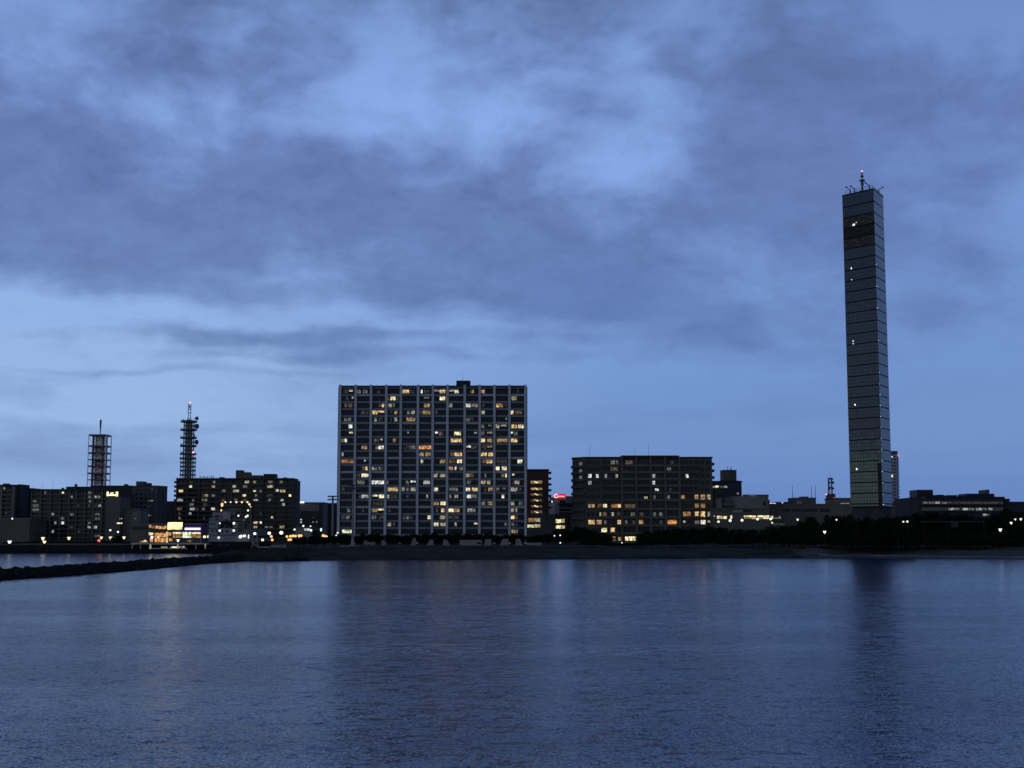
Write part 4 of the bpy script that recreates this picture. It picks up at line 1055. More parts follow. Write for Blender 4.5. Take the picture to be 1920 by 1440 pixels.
# ------------------------------------------------------------------ the glass tower
def glass_mat(name, base, rough=.07, warm=0.0, spec=.44):
    m = bpy.data.materials.new(name); m.use_nodes = True
    nt = m.node_tree; h = G(nt); b = nt.nodes['Principled BSDF']
    uvn = h.node('ShaderNodeUVMap')
    sp = h.node('ShaderNodeSeparateXYZ'); nt.links.new(uvn.outputs[0], sp.inputs[0])
    def line(s, per, w):
        f = h.m('ABSOLUTE', h.m('SUBTRACT', h.m('FRACT', h.m('DIVIDE', s, per)), .5))
        return h.m('GREATER_THAN', f, .5 - w)
    mull = h.m('MAXIMUM', line(sp.outputs[0], 1.15, .07), line(sp.outputs[1], 1.24, .07))
    cell = h.vec(h.m('FLOOR', h.m('DIVIDE', sp.outputs[0], 1.15)), h.m('FLOOR', h.m('DIVIDE', sp.outputs[1], 1.24)), 0)
    wn = h.node('ShaderNodeTexWhiteNoise'); nt.links.new(cell, wn.inputs[0])
    v = h.rng(wn.outputs[0], 0, 1, .85, 1.15, False)
    c = h.mix(mull, base, tuple(q * .6 for q in base))
    vs = h.vec(v, v, v)
    c2 = h.vm('MULTIPLY', c, vs)
    nt.links.new(c2, b.inputs['Base Color'])
    nt.links.new(h.m('ADD', h.m('MULTIPLY', mull, .2), rough), b.inputs['Roughness'])
    nt.links.new(h.m('SUBTRACT', spec, h.m('MULTIPLY', mull, .35 * spec)), b.inputs['Specular IOR Level'])
    b.inputs['IOR'].default_value = 1.52
    # each pane sits a touch out of true
    tilt = h.vm('MULTIPLY', h.vm('SUBTRACT', wn.outputs[1], (.5, .5, .5)), (.012, .012, .012))
    ge = h.node('ShaderNodeNewGeometry')
    nt.links.new(h.vm('NORMALIZE', h.vm('ADD', ge.outputs['Normal'], tilt)), b.inputs['Normal'])
    if warm:
        n = h.noise(h.vm('MULTIPLY', uvn.outputs[0], (.8, 1.2, 1)), 1.0, 4.0, .65)
        b.inputs['Emission Color'].default_value = (1, .8, .62, 1)
        nt.links.new(h.rng(n, .42, .7, 0.1 * warm, warm), b.inputs['Emission Strength'])
    return m


def glass_tower():
    Yc = 465.0
    def P2(px): return X_(px, Yc, 650)
    c = np.array((P2(1646.6), Yc))
    dl = np.array((-sin(radians(40.4)), cos(radians(40.4)))); dr = np.array((sin(radians(29.7)), cos(radians(29.7))))
    def solve(d, px):   # length along d so that the far corner shows at px
        k = (px - CX) / F; kk = k / (ct - (CY - 650) / F * st)
        return (kk * c[1] - c[0]) / (d[0] - kk * d[1])
    ll, lr_ = solve(dl, 1586.8), solve(dr, 1664.3)
    Lp, Rp = c + dl * ll, c + dr * lr_
    Bp = Lp + dr * lr_
    cor = [c, Rp, Bp, Lp]
    cen = (c + Bp) / 2
    root = thing('glass_tower', 'very tall slim dark glass tower with a roof mast above the beach trees', 'tower', (cen[0], cen[1], 3.0))
    k = 0.0
    # storey lines read off the near corner
    yl = [354.5, 377.5, 398, 418, 438.5, 458] + [478.6 + 20.25 * i for i in range(24)]
    while yl[-1] < 945: yl.append(yl[-1] + 20.25)
    zs = [Z_(y, Yc) for y in yl]
    zs[-1] = Z_(950, Yc)
    gl = glass_mat('tower_glass', (.009, .021, .030))
    gd = glass_mat('observation_glass', (.004, .004, .005), .1, .006, .12)
    gw = glass_mat('observation_glass_lit', (.005, .005, .006), .1, .013, .2)
    def storey(z0, z1, mats_idx, inset):
        v, f, uv, mi = [], [], [], []
        pts = [cen + (p - cen) * (1 - inset) for p in cor]
        order = [(3, 0), (0, 1), (1, 2), (2, 3)]
        for q, (i, j) in enumerate(order):
            a, b = pts[i], pts[j]; l = np.linalg.norm(b - a); o = len(v)
            v += [(a[0], a[1], z0), (b[0], b[1], z0), (b[0], b[1], z1), (a[0], a[1], z1)]
            f.append((o, o + 1, o + 2, o + 3)); uv += [(0, z0), (l, z0), (l, z1), (0, z1)]; mi.append(mats_idx[q])
        return v, f, uv, mi
    for i in range(len(zs) - 1):
        zt, zb = zs[i] - .08, zs[i + 1] + .27
        special = {2: 1, 3: 2, 4: 1}.get(i, 0)
        v, f, uv, mi = storey(zb, zt, [special, 0, 0, 0], 0.0)
        me = bpy.data.meshes.new('glazed_storey')
        me.from_pydata([(x - cen[0], y - cen[1], z - 3.0) for x, y, z in v], [], f)
        ul = me.uv_layers.new(name='UVMap')
        for li, q in enumerate(uv): ul.data[li].uv = q
        for m_ in (gl, gw, gd): me.materials.append(m_)
        me.polygons.foreach_set('material_index', mi); me.update()
        o = bpy.data.objects.new('glazed_storey', me); COL.objects.link(o); o.parent = root
        if special == 1: o['label'] = 'dark observation storey with dim warm light inside'
        # dark joint below the storey
        pts = [cen + (p - cen) * .996 for p in cor]
        MB().prism([tuple(p) for p in pts], zs[i + 1] - .075, zs[i + 1] + .265).build('spandrel', M['joint'], root)
    # ground floor
    MB().prism([tuple(cen + (p - cen) * .93) for p in cor], 3.0, zs[-1] - .16).build('base', M['wall_dark'], root)
    # roof, parapet and what stands on it
    pr = [tuple(cen + (p - cen) * 1.012) for p in cor]
    MB().prism(pr, zs[0] - .15, zs[0] + .35).build('roof', M['black'], root)
    zr = zs[0] + .35
    b = MB()
    for s0, s1 in ((.15, .95),):
        pts = [cen + (p - cen) * .86 for p in (cor[3], cor[0], cor[1])]
        for a, e in zip(pts[:-1], pts[1:]):
            n = 9
            for q in range(n + 1):
                p = a + (e - a) * q / n; b.tube((p[0], p[1], zr), (p[0], p[1], zr + 1.5), .05, .05, 4)
            for hh in (.8, 1.5): b.tube((a[0], a[1], zr + hh), (e[0], e[1], zr + hh), .045, .045, 4)
    b.build('railing', M['steel'], root)
    for fpos, side in ((.78, -1), (.62, -1), (.1, -1), (.7, 1)):
        d_ = cor[3] if side < 0 else cor[1]
        p = c + (d_ - c) * fpos; p = cen + (p - cen) * .9; b = MB()
        b.tube((p[0], p[1], zr), (p[0], p[1], zr + 1.5), .22, .18, 6); b.tube((p[0], p[1], zr + 1.4), (p[0] + side * 1.5, p[1] - .4, zr + 2.3), .16, .12, 6)
        b.ball((p[0] + side * 1.5, p[1] - .4, zr + 2.3), .34, n=6, k=4); b.build('davit', M['steel'], root)
    b = MB(); b.box(cen[0] - 1.2, cen[0] + 2.2, cen[1] - 1, cen[1] + 1.4, zr, zr + 1.6); b.build('plant_room', M['black'], root)
    mx = X_(1617, cen[1], 354); my = cen[1]
    def zy(y): return Z_(y, my)
    b = MB(); b.tube((mx, my, zr), (mx, my, zy(340)), .42, .34, 8); b.tube((mx, my, zy(340)), (mx, my, zy(322.5)), .26, .16, 8); b.tube((mx, my, zy(322.5)), (mx, my, zy(316)), .05, .02, 5)
    mast = b.build('mast', M['steel'], root)
    for yy, r, h in ((338.6, .95, .55), (330.6, .62, .45), (325, .3, .8), (344.5, .55, .9)):
        b = MB(); b.tube((mx, my, zy(yy) - h / 2), (mx, my, zy(yy) + h / 2), r, r, 9); b.build('antenna_drum', M['steel'], mast)
    b = MB(); b.ball((mx, my - .2, zy(321.3)), .32); b.build('obstruction_light', LAMP['pink'], mast)
    # thin dark panel low on the broad face, and inside lamps
    def on_left(f, py, off):   # point at fraction f along the broad face from the near corner
        p = c + dl * ll * f; n = np.array((-dl[1], dl[0])); n = n if n[1] < 0 else -n
        p = p + n * off
        return p
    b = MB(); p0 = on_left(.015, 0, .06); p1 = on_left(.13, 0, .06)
    b.prism([tuple(p0), tuple(p1), tuple(p1 + (.05, .05)), tuple(p0 + (.05, .05))], Z_(955, Yc), Z_(868, Yc)); b.build('dark_strip', M['black'], root)
    def face_px(px, py):
        lo, hi = 0.0, 1.0
        for _ in range(30):
            f = (lo + hi) / 2; p = on_left(f, 0, .1); q = CX + F * p[0] / p[1] * (ct - (CY - py) / F * st)
            if q > px: lo = f
            else: hi = f
        p = on_left((lo + hi) / 2, 0, .12); return (p[0], p[1], Z_(py, p[1]))
    for px, py, r, ry_ in ((1596.3, 503, .3, .5), (1597, 524.5, .26, .2), (1599.7, 639.5, .3, .3), (1599.7, 644.5, .26, .26), (1603.2, 759, .42, .42), (1606.4, 879.5, .45, .48), (1605.5, 417, .24, .2)):
        q = face_px(px, py); b = MB(); b.ball(q, r * .62, r * .62, ry_ * .68, n=8, k=6); b.build('lamp', LAMP['white'], root)
    q = face_px(1601.3, 423.3); b = MB()
    n_ = 10; b.add([(q[0], q[1] - .02, q[2])] + [(q[0] + .62 * cos(pi * k / n_), q[1] - .02 - .25 * sin(pi * k / n_), q[2] + .72 * sin(pi * k / n_)) for k in range(n_ + 1)], [(0, k + 1, k + 2) for k in range(n_)])
    b.build('lamp', LAMP['soft'], root, label='half-disc lamp behind the observation glass')
    for px, py, s in ((1643, 496, .8), (1644, 537, 1.1), (1645.4, 577.5, 1.1), (1646.6, 638.5, .9), (1648, 699, .7), (1648.6, 720, .7), (1649.4, 740.5, 1), (1650, 760.5, 1), (1650.4, 781, .9), (1650.8, 801, .7), (1651.3, 822, .9), (1651.8, 842.5, .9), (1652.3, 863.5, 1), (1653, 884, 1.1), (1653.7, 905, .8), (1654, 926, .7), (1654.5, 946, 1.2)):
        b = MB(); b.ball((c[0] + .12, c[1] - .1, Z_(py, Yc)), .19 * s, .19 * s, .13 * s, n=6, k=4); b.build('corner_light', LAMP['faint'], root)


glass_tower()

# ------------------------------------------------------------------ lattice towers
def lattice_square():
    Y = 760.0; cx = X_(186.5, Y, 860)
    root = thing('radio_tower', 'square red and white lattice radio tower with a single top mast', 'radio tower', (cx, Y, Z_(915, Y)))
    zb, zt = Z_(914, Y), Z_(816.5, Y); ho, hi = 16.4 / F * Y, 9.5 / F * Y
    lev = [816.8, 837, 850, 862.5, 874.8, 888, 900]
    cols = ['steel', 'steel_red', 'steel_red', 'steel_pale', 'steel_red', 'steel_red', 'steel_pale']
    for y, cc in zip(lev, cols):
        z = Z_(y, Y); b = MB(); t = .42 if cc != 'steel_pale' else .25
        b.box(cx - ho, cx + ho, Y - ho, Y + ho, z - t, z + t); b.build('platform', M[cc if cc != 'steel_pale' else 'steel'], root)
    for sx in (-1, 1):
        for sy in (-1, 1):
            b = MB(); b.tube((cx + sx * ho, Y + sy * ho, zb), (cx + sx * ho, Y + sy * ho, zt), .24, .24, 5); b.build('outer_leg', M['steel_pale'], root)
            b = MB(); b.tube((cx + sx * hi, Y + sy * hi, zb), (cx + sx * hi, Y + sy * hi, zt), .6, .6, 6); b.build('inner_leg', M['steel'], root)
    zz = [zb] + [Z_(y, Y) for y in lev[::-1]]
    b, b2 = MB(), MB()
    for k, (a, e) in enumerate(zip(zz[:-1], zz[1:])):
        for n in range(2):
            z0, z1 = a + (e - a) * n / 2, a + (e - a) * (n + 1) / 2
            for sy in (-1, 1):
                t = b if k % 2 else b2
                t.tube((cx - hi, Y + sy * hi, z0), (cx + hi, Y + sy * hi, z1), .2, .2, 4); t.tube((cx + hi, Y + sy * hi, z0), (cx - hi, Y + sy * hi, z1), .2, .2, 4)
            for sx in (-1, 1):
                t = b if k % 2 else b2
                t.tube((cx + sx * hi, Y - hi, z0), (cx + sx * hi, Y + hi, z1), .2, .2, 4)
        for sx in (-1, 1):
            b2.tube((cx + sx * hi, Y - hi, a + .5), (cx + sx * ho, Y - ho, e - .5), .09, .09, 4)
    b.build('bracing', M['steel_red'], root); b2.build('bracing', M['steel_pale'], root)
    b = MB(); b.box(cx - hi * .55, cx + hi * .55, Y - hi * .4, Y + hi * .4, zb, zt - .5); b.build('stair_shaft', M['steel_pale'], root)
    b = MB(); b.tube((cx, Y, zt), (cx, Y, Z_(802, Y)), .22, .35, 7); b.tube((cx, Y, Z_(802, Y)), (cx, Y, Z_(788.5, Y)), .45, .6, 8); b.ball((cx, Y, Z_(788.8, Y)), .62); b.build('mast', M['steel'], root)


def lattice_round():
    Y = 790.0; cx = X_(353.5, Y, 840)
    root = thing('radio_tower', 'dark lattice radio tower with stacked platforms and round dishes', 'radio tower', (cx, Y, Z_(899, Y)))
    zb = Z_(899, Y); k = Y / F
    for q in (-7.5, -2.6, 2.6, 7.5):
        for sy in (-1, 1):
            b = MB(); b.tube((cx + q * k, Y + sy * 2.2, zb), (cx + q * k, Y + sy * 2.2, Z_(790.5, Y)), .5 if abs(q) < 5 else .36, None, 6); b.build('leg', M['steel'], root)
    for q in (-14, 13.5):
        b = MB(); b.tube((cx + q * k, Y, zb), (cx + q * k, Y, Z_(859, Y)), .22, None, 5); b.build('outer_leg', M['steel'], root)
    for y in (790.5, 806, 821, 836.3, 851.3, 859.5):
        z = Z_(y, Y); b = MB(); b.tube((cx - .5 * k, Y, z - .5), (cx - .5 * k, Y, z + .5), 15.4 * k, 15.2 * k, 14); b.build('platform', M['steel'], root)
        b = MB()
        for a in range(10):
            t = 2 * pi * a / 10; x_, y_ = cx - .5 * k + 14.6 * k * cos(t), Y + 14.6 * k * sin(t)
            b.tube((x_, y_, z + .3), (x_, y_, z + 1.4), .05, None, 4)
        b.build('railing', M['steel'], root)
    b = MB()
    for y in (798, 813.5, 829, 844):
        z = Z_(y, Y); b.box(cx - 7.5 * k, cx + 7.5 * k, Y - 2.4, Y + 2.4, z - .3, z + .3)
    b.build('ring_beam', M['steel'], root)
    for y in (867.5, 875, 882.5, 890.5):
        z = Z_(y, Y); b = MB(); b.box(cx - 8 * k, cx + 8 * k, Y - 2.4, Y + 2.4, z - .42, z + .42)
        b.box(cx - 14 * k, cx - 9.6 * k, Y - 1.5, Y + 1.5, z - .5, z + .5); b.box(cx + 10 * k, cx + 13.4 * k, Y - 1.5, Y + 1.5, z - .5, z + .5); b.build('platform', M['steel'], root)
    zt = Z_(790, Y)
    b = MB()
    for sx in (-1, 1):
        b.tube((cx + sx * 3.8 * k, Y, zt), (cx + sx * 1.8 * k, Y, Z_(779, Y)), .2); b.tube((cx + sx * 1.8 * k, Y, Z_(779, Y)), (cx + sx * 2.6 * k, Y, Z_(773, Y)), .2); b.tube((cx + sx * 2.6 * k, Y, Z_(773, Y)), (cx + sx * 2.5 * k, Y, Z_(757, Y)), .2)
    for y in (784, 774, 768, 762, 757.3):
        b.tube((cx - 2.6 * k, Y, Z_(y, Y)), (cx + 2.6 * k, Y, Z_(y, Y)), .2)
    b.box(cx - .6 * k, cx + 1.1 * k, Y - .2, Y + .2, Z_(766, Y), Z_(760, Y)); b.box(cx - 4 * k, cx + 4 * k, Y - 1, Y + 1, zt, Z_(786.5, Y))
    mast = b.build('mast', M['steel'], root)
    b = MB(); b.ball((cx + 1.5 * k, Y - .5, Z_(755.6, Y)), .6); b.build('obstruction_light', LAMP['pink'], mast)
    b = MB(); b.ball((cx + 12.2 * k, Y - 4.4, Z_(849, Y)), .62); b.build('obstruction_light', LAMP['pink'], root)
    for px, y, r in ((368.8, 784.5, 3.6), (368.6, 799.3, 5.0), (368, 829, 4.7)):
        p = W(px, y, Y - 2); b = MB(); rr = r * k
        d_ = np.array((.78, -.6, .12 if y < 790 else 0)); d_ /= np.linalg.norm(d_); q = np.array(p)
        b.tube(q - d_ * .5, q + d_ * .1, rr * .75, rr, 14); b.tube(q + d_ * .1, q + d_ * .5, rr, rr * .95, 14)
        b.tube(q - d_ * .5, (cx + 7.5 * k, Y, p[2]), .15); b.build('dish', M['steel'], root)
    for px, y in ((344, 788), (364, 817), (340.5, 833.5), (341.2, 849)):
        b = MB(); p = W(px, y, Y - 3); b.box(p[0] - .35, p[0] + .35, p[1], p[1] + .6, p[2] - .7, p[2] + .6); b.build('antenna', M['steel'], root)


def lattice_small():
    Y = 900.0; cx = X_(1557, Y, 920); k = Y / F
    root = thing('radio_tower', 'small distant relay tower with dishes on a brick base left of the glass tower', 'radio tower', (cx, Y, 3.0))
    b = MB(); b.box(cx - 6.8 * k, cx + 7 * k, Y - 3, Y + 3, 3.0, Z_(927.5, Y)); b.build('base', M['brick'], root)
    b = MB(); b.box(cx - 7.5 * k, cx + 7.7 * k, Y - 3.3, Y + 3.3, Z_(927.4, Y), Z_(926.2, Y)); b.build('base_cap', M['wall_dark'], root)
    for q in (-3.6, 3.2):
        for sy in (-1, 1): b = MB(); b.tube((cx + q * k, Y + sy * 1.2, Z_(926, Y)), (cx + q * .8 * k, Y + sy, Z_(896, Y)), .22); b.build('leg', M['steel'], root)
    b = MB()
    ys = [926, 920, 914, 908, 902, 897]
    for a, e in zip(ys[:-1], ys[1:]):
        b.tube((cx - 3.4 * k, Y - 1.1, Z_(a, Y)), (cx + 3 * k, Y - 1.1, Z_(e, Y)), .13); b.tube((cx + 3 * k, Y - 1.1, Z_(a, Y)), (cx - 3.4 * k, Y - 1.1, Z_(e, Y)), .13)
    b.build('bracing', M['steel'], root)
    for y, r in ((897, 4.6), (904.5, 4.4), (914, 4.6)):
        z = Z_(y, Y); b = MB(); b.tube((cx, Y, z - .35), (cx, Y, z + .35), r * k, None, 12); b.build('platform', M['steel'], root)
    for q, y, r in ((-3.8, 906.5, 2.2), (3.4, 905, 2.5), (-3.4, 916.5, 2.3), (3.2, 916, 2.2), (-3.6, 898.5, 1.2), (3.4, 898.5, 1.2)):
        b = MB(); p = np.array((cx + q * k, Y - 2, Z_(y, Y))); d_ = np.array((q * .12, -.9, 0)); d_ /= np.linalg.norm(d_)
        b.tube(p - d_ * .3, p + d_ * .5, r * k * .8, r * k, 12); b.build('dish', M['steel'], root)
    b = MB(); b.tube((cx + 1 * k, Y, Z_(896, Y)), (cx + 1 * k, Y, Z_(884, Y)), .1, .04, 5); b.build('mast', M['steel'], root)
    for px, y in ((1549.2, 927), (1563.5, 934.5)):
        b = MB(); b.ball(W(px, y, Y - 4), .5); b.build('obstruction_light', LAMP['pink'], root)


lattice_square(); lattice_round(); lattice_small()

# ------------------------------------------------------------------ the moored ship, seen from astern
def ship():
    Y = 452.0
    cx = X_(429.5, Y)
    root = thing('patrol_ship', 'white patrol ship moored stern-on behind the promontory with deck lamps lit', 'ship', (cx, Y, 0.0))
    k = Y / F
    hw = 40.5 * k; zd = Z_(1015.6, Y)
    b = MB()   # hull: transom, flared sides, long body
    st_ = [(0, .86, 1.0), (6, .97, 1.0), (22, 1.0, 1.0), (42, .95, 1.02), (58, .62, 1.12), (70, .06, 1.3)]
    for (d, w, hz) in st_:
        for f, z in ((.78, -.6), (.93, zd * .35), (1.0, zd * hz)):
            b.v += [(cx - hw * w * f, Y + d, z), (cx + hw * w * f, Y + d, z)]
    for i in range(len(st_) - 1):
        a, e = i * 6, (i + 1) * 6
        for j in (0, 2):
            b.f += [(a + j, e + j, e + j + 2, a + j + 2), (a + j + 1, a + j + 3, e + j + 3, e + j + 1)]; b.m += [0, 0]
        b.f += [(a + 4, e + 4, e + 5, a + 5), (a, a + 1, e + 1, e)]; b.m += [0, 0]
    b.f += [(0, 2, 3, 1), (2, 4, 5, 3)]; b.m += [0, 0]
    e = (len(st_) - 1) * 6
    hull = b.build('hull', M['ship_hull'], root)
    text_mesh('lettering', 'KU JAS', 1.25, M['wall_grey'], hull, W(420, 1022, Y - .15))
    b = MB(); b.pbox(390.5, 467.5, 1004.5, 1015.5, Y + .3, .3); b.build('bulwark', M['ship_white'], root)
    b = MB()
    for q in range(391, 468, 5):
        p = W(q, 1004.4, Y + .45); b.tube(p, (p[0], p[1], p[2] + 1.0), .04, None, 4)
    for hh in (.5, 1.0): p, q_ = W(391, 1004.4, Y + .45), W(467, 1004.4, Y + .45); b.tube((p[0], p[1], p[2] + hh), (q_[0], q_[1], q_[2] + hh), .035, None, 4)
    b.build('railing', M['ship_white'], root)
    def cab(xa, xb, ya, yb, d0, d, m='ship_white', name='cabin'):
        q = MB(); q.pbox(xa, xb, ya, yb, Y + d0, d); return q.build(name, M[m], root)
    cab(394, 466, 991, 1004.3, 9, 34, 'wall_mid')
    cab(391.5, 408.5, 976.5, 1003.5, 7, 9)
    cab(413, 434.5, 990.5, 1003, 6, 2.8)
    cab(436.5, 446, 978, 1003.5, 8.8, 12)
    cab(446.2, 458, 979, 1003.5, 8.9, 12, 'wall_grey')
    cab(408.6, 436.4, 977.4, 991, 12, 20, 'black')
    cab(398, 440, 960.5, 977.2, 14, 16)
    cab(440.2, 453, 962, 977.2, 14, 16, 'wall_grey')
    for xa, xb, yy, d0 in ((391, 409, 990, 6.8), (409, 459, 977.6, 8.6), (436, 467, 990.2, 8.6), (392, 467, 1003.6, 5.6), (397, 453, 968.5, 13.8)):
        cab(xa, xb, yy, yy + .9, d0, 1.0, 'wall_dark', 'deck_edge')
    cab(418, 431, 959.5, 977, 11.5, 2.3, 'wall_pale')
    cab(458.2, 467, 983, 1004, 10, 8, 'wall_grey')
    cab(430, 455, 951.5, 960.3, 17, 9, 'wall_grey', 'bridge')
    b = MB(); b.pbox(429, 456, 950.2, 951.4, Y + 16.6, 10); b.build('bridge_roof', M['black'], root)
    for xa, xb, ya, yb in ((403, 409, 966, 969.5), (404, 408, 972, 976), (432, 438, 966, 973), (441, 447, 964, 969), (441, 447, 972, 976), (450, 455, 966, 972), (421, 428, 973.5, 976.5), (459.5, 463.5, 980, 985), (459, 465, 991, 996)):
        b = MB(); b.pbox(xa, xb, ya, yb, Y + (11.3 if 418 < xa < 430 else 9.6 if xa > 458 else 13.7), .12); b.build('window', M['glass_dark'], root)
    for xa, xb, ya, yb, d0 in ((394, 397, 981, 984, 6.9), (400, 403, 981, 984, 6.9), (405, 407.5, 993, 998, 6.9), (396, 399, 993, 996, 6.9), (415, 419, 994, 998, 5.9), (424, 428, 994, 998, 5.9), (448, 453, 982, 986, 8.8), (448, 452, 993, 998, 8.8)):
        b = MB(); b.pbox(xa, xb, ya, yb, Y + d0, .12); b.build('window', M['glass_dark'], root)
    for px, py in ((394, 974.5), (399, 974.5), (456, 976)):
        p0, p1 = W(px, py, Y + 8), W(px + 3.6, py, Y + 8); b = MB(); b.tube(p0, p1, .45, .45, 9); b.build('life_raft', M['wall_pale'], root)
    for xa, xb, yy, d0 in ((391.5, 408.5, 976.4, 7), (436.5, 458, 977.9, 8.9), (398, 440, 960.4, 14)):
        b = MB(); p, q_ = W(xa, yy, Y + d0), W(xb, yy, Y + d0)
        for hh in (.5, 1.0): b.tube((p[0], p[1], p[2] + hh), (q_[0], q_[1], q_[2] + hh), .04, None, 4)
        n = 7
        for i in range(n + 1): x_ = p[0] + (q_[0] - p[0]) * i / n; b.tube((x_, p[1], p[2]), (x_, p[1], p[2] + 1.0), .04, None, 4)
        b.build('railing', M['ship_white'], root)
    b = MB(); b.pbox(419, 424, 984, 990, Y + 10.5, 1.2); b.pbox(428, 431, 985.5, 990, Y + 10.7, 1.0); b.build('deck_gear', M['wall_mid'], root)
    b = MB()   # lamp gantry arch
    pts = [(414.3, 961), (415, 951), (417.3, 944), (422.5, 941), (464, 941), (467.8, 945), (470.2, 950.5), (470.4, 1004)]
    for (a, q), (c_, d_) in zip(pts[:-1], pts[1:]): b.tube(W(a, q, Y + 9), W(c_, d_, Y + 9), .14, None, 6)
    b.tube(W(470.4, 1004, Y + 9), W(471, 1016, Y + 9), .2, None, 6)
    b.build('lamp_gantry', M['wall_mid'], root)
    b = MB(); b.tube(W(433, 951, Y + 22), W(433, 924, Y + 22), .22, .12, 6); b.tube(W(427, 934, Y + 22), W(439, 934, Y + 22), .1); b.build('mast', M['steel'], root)
    b = MB(); b.pbox(420, 452, 946, 950.0, Y + 17.5, 5); b.build('funnel', M['wall_brown'], root)
    for px, py, r, c_ in ((422.5, 941.6, .3, 'warm'), (432.4, 941.4, .27, 'warm'), (443.2, 941.6, .34, 'warm'), (453.4, 941.6, .33, 'warm'), (464, 941.6, .34, 'warm'), (416.5, 945.4, .5, 'amber'), (416.3, 947.8, .4, 'warm'), (467.6, 945.6, .38, 'warm'), (470, 950, .26, 'dim'), (414.8, 957, .34, 'amber'), (465, 957, .36, 'warm'),
                          (447, 967, .33, 'white'), (461.2, 969, .4, 'green'), (464.2, 967, .38, 'green'), (438.6, 981.2, .45, 'white'), (412.2, 981, .3, 'soft'), (438.2, 994.8, .42, 'white'), (411.8, 995, .4, 'white'), (410, 1008, .42, 'soft'), (450.5, 1006.3, .55, 'white'), (452.8, 1005, .42, 'white'), (458.4, 1004.8, .48, 'white')):
        b = MB(); d0 = 8.4 if py < 1000 else -.3
        if 960 < py < 1000: d0 = 5.4 if px < 445 else 8.3
        b.ball(W(px, py, Y + d0), r * .92, n=8, k=6); b.build('lamp', LAMP[c_], root)
    b = MB(); b.pbox(465, 467, 1002.5, 1009.5, Y - .1, .2); b.build('lamp', LAMP['soft'], root)


ship()
# gangway and shed on the promontory right of the ship
Y = 441.0
o = thing('gangway', 'pale boarding ramp with side rails right of the moored ship', 'gangway', (X_(478, Y), Y, 2.6))
b = MB()
for (a, q), (c_, d_) in (((471, 1017), (485, 1027)), ((470, 1011), (482, 1011)), ((482, 1003), (483.5, 1027)), ((471, 1027), (482, 1011)), ((474, 1003), (474, 1020)), ((470, 1005), (483, 1003))): b.tube(W(a, q, Y), W(c_, d_, Y), .2, None, 5)
b.build('rail', M['wall_pale'], o)
b = MB(); b.pbox(470.5, 483, 1012, 1016, Y + .4, 1.5); b.build('deck', M['wall_mid'], o)
o = thing('low_wall', 'low pale concrete wall and bench below the lamps right of the ship', 'wall', (X_(508, 452), 452, 2.9))
b = MB(); b.pbox(484, 507, 1024.5, 1027.3, 452, .8); b.pbox(508, 536, 1021.5, 1026.8, 453, .8); b.build('wall', M['concrete'], o)

# ------------------------------------------------------------------ floodlight poles and concrete forms
def floodlight(px, yh, ytop, label, Y, wide, hw):
    x = X_(px, Y); o = thing('floodlight_pole', label, 'floodlight', (x, Y, 3.1)); k = Y / F
    b = MB(); b.tube((x, Y, 3.1), (x, Y, 5.6), wide * k, wide * .52 * k, 10); b.tube((x, Y, 5.6), (x, Y, Z_(ytop + 6, Y)), wide * .52 * k, wide * .42 * k, 10); b.build('pole', M['concrete'], o)
    b = MB(); b.tube((x, Y, 3.05), (x, Y, 3.5), wide * 1.6 * k, wide * 1.5 * k, 10); b.build('footing', M['concrete_dark'], o)
    z = Z_(yh, Y); b = MB(); b.box(x - hw * k, x + hw * k, Y - .2, Y + .2, z - .12, z + .12); b.box(x - hw * k, x + hw * k, Y - .2, Y + .2, z - 1.2, z - 1.0)
    b.box(x - .3, x + .3, Y - .3, Y + .3, Z_(ytop + 6, Y) - .2, z); b.build('crossarm', M['steel'], o)
    for q in (-.85, -.5, -.15, .2, .55, .9):
        for zz in (0.0, -1.1):
            b = MB(); c_ = (x + q * hw * k, Y - .35, z + zz); b.tube((c_[0], c_[1] + .25, c_[2]), (c_[0], c_[1] - .15, c_[2] - .06), .22, .33, 8); b.build('floodlight_head', M['steel'], o)
    return o


floodlight(623.3, 930.5, 934, 'tall concrete floodlight pole against the sky left of the tall block', 490.0, 4.2, 9.5)
floodlight(661.5, 910, 914, 'tall concrete floodlight pole standing in front of the tall apartment block', 470.0, 4.6, 10.5)

Y = 505.0
def wedge(xa, xb, xc, xd, yt, label, d=2.2):
    o = MB(); yb = 1022.5; z0, z1 = 3.15, Z_(yt, Y)
    a, b_, c_, e = X_(xa, Y), X_(xb, Y), X_(xc, Y), X_(xd, Y)
    o.add([(a, Y, z0), (e, Y, z0), (c_, Y, z1), (b_, Y, z1), (a, Y + d, z0), (e, Y + d, z0), (c_, Y + d, z1), (b_, Y + d, z1)], [(0, 1, 2, 3), (5, 4, 7, 6), (0, 3, 7, 4), (1, 5, 6, 2), (3, 2, 6, 7), (0, 4, 5, 1)])
    ob = o.build('concrete_block', M['concrete'], loc=((a + e) / 2, Y, z0))
    tag(ob, label, 'concrete block', 'concrete blocks along the embankment top')
wedge(682, 683, 687.5, 690.5, 1013.3, 'small leaning concrete block nearest the right floodlight pole')
wedge(693.5, 694, 703, 703.5, 1016.3, 'low square concrete block right of the small leaning one')
wedge(715, 715.5, 718.5, 724.5, 1013, 'concrete block with a right-hand slope before the first bushes')
wedge(770, 775, 779.5, 780, 1009, 'pointed concrete block on its own below the tall block')
wedge(800.5, 805.5, 812, 812.5, 1012, 'concrete block sloping on its left side, left of the block with a matching right slope')
wedge(830.5, 831.5, 838, 843.5, 1012, 'concrete block sloping on its right side, next left of the long low shed')
wedge(908, 909.5, 921, 921.5, 1011, 'upright square concrete block next right of the long low shed')
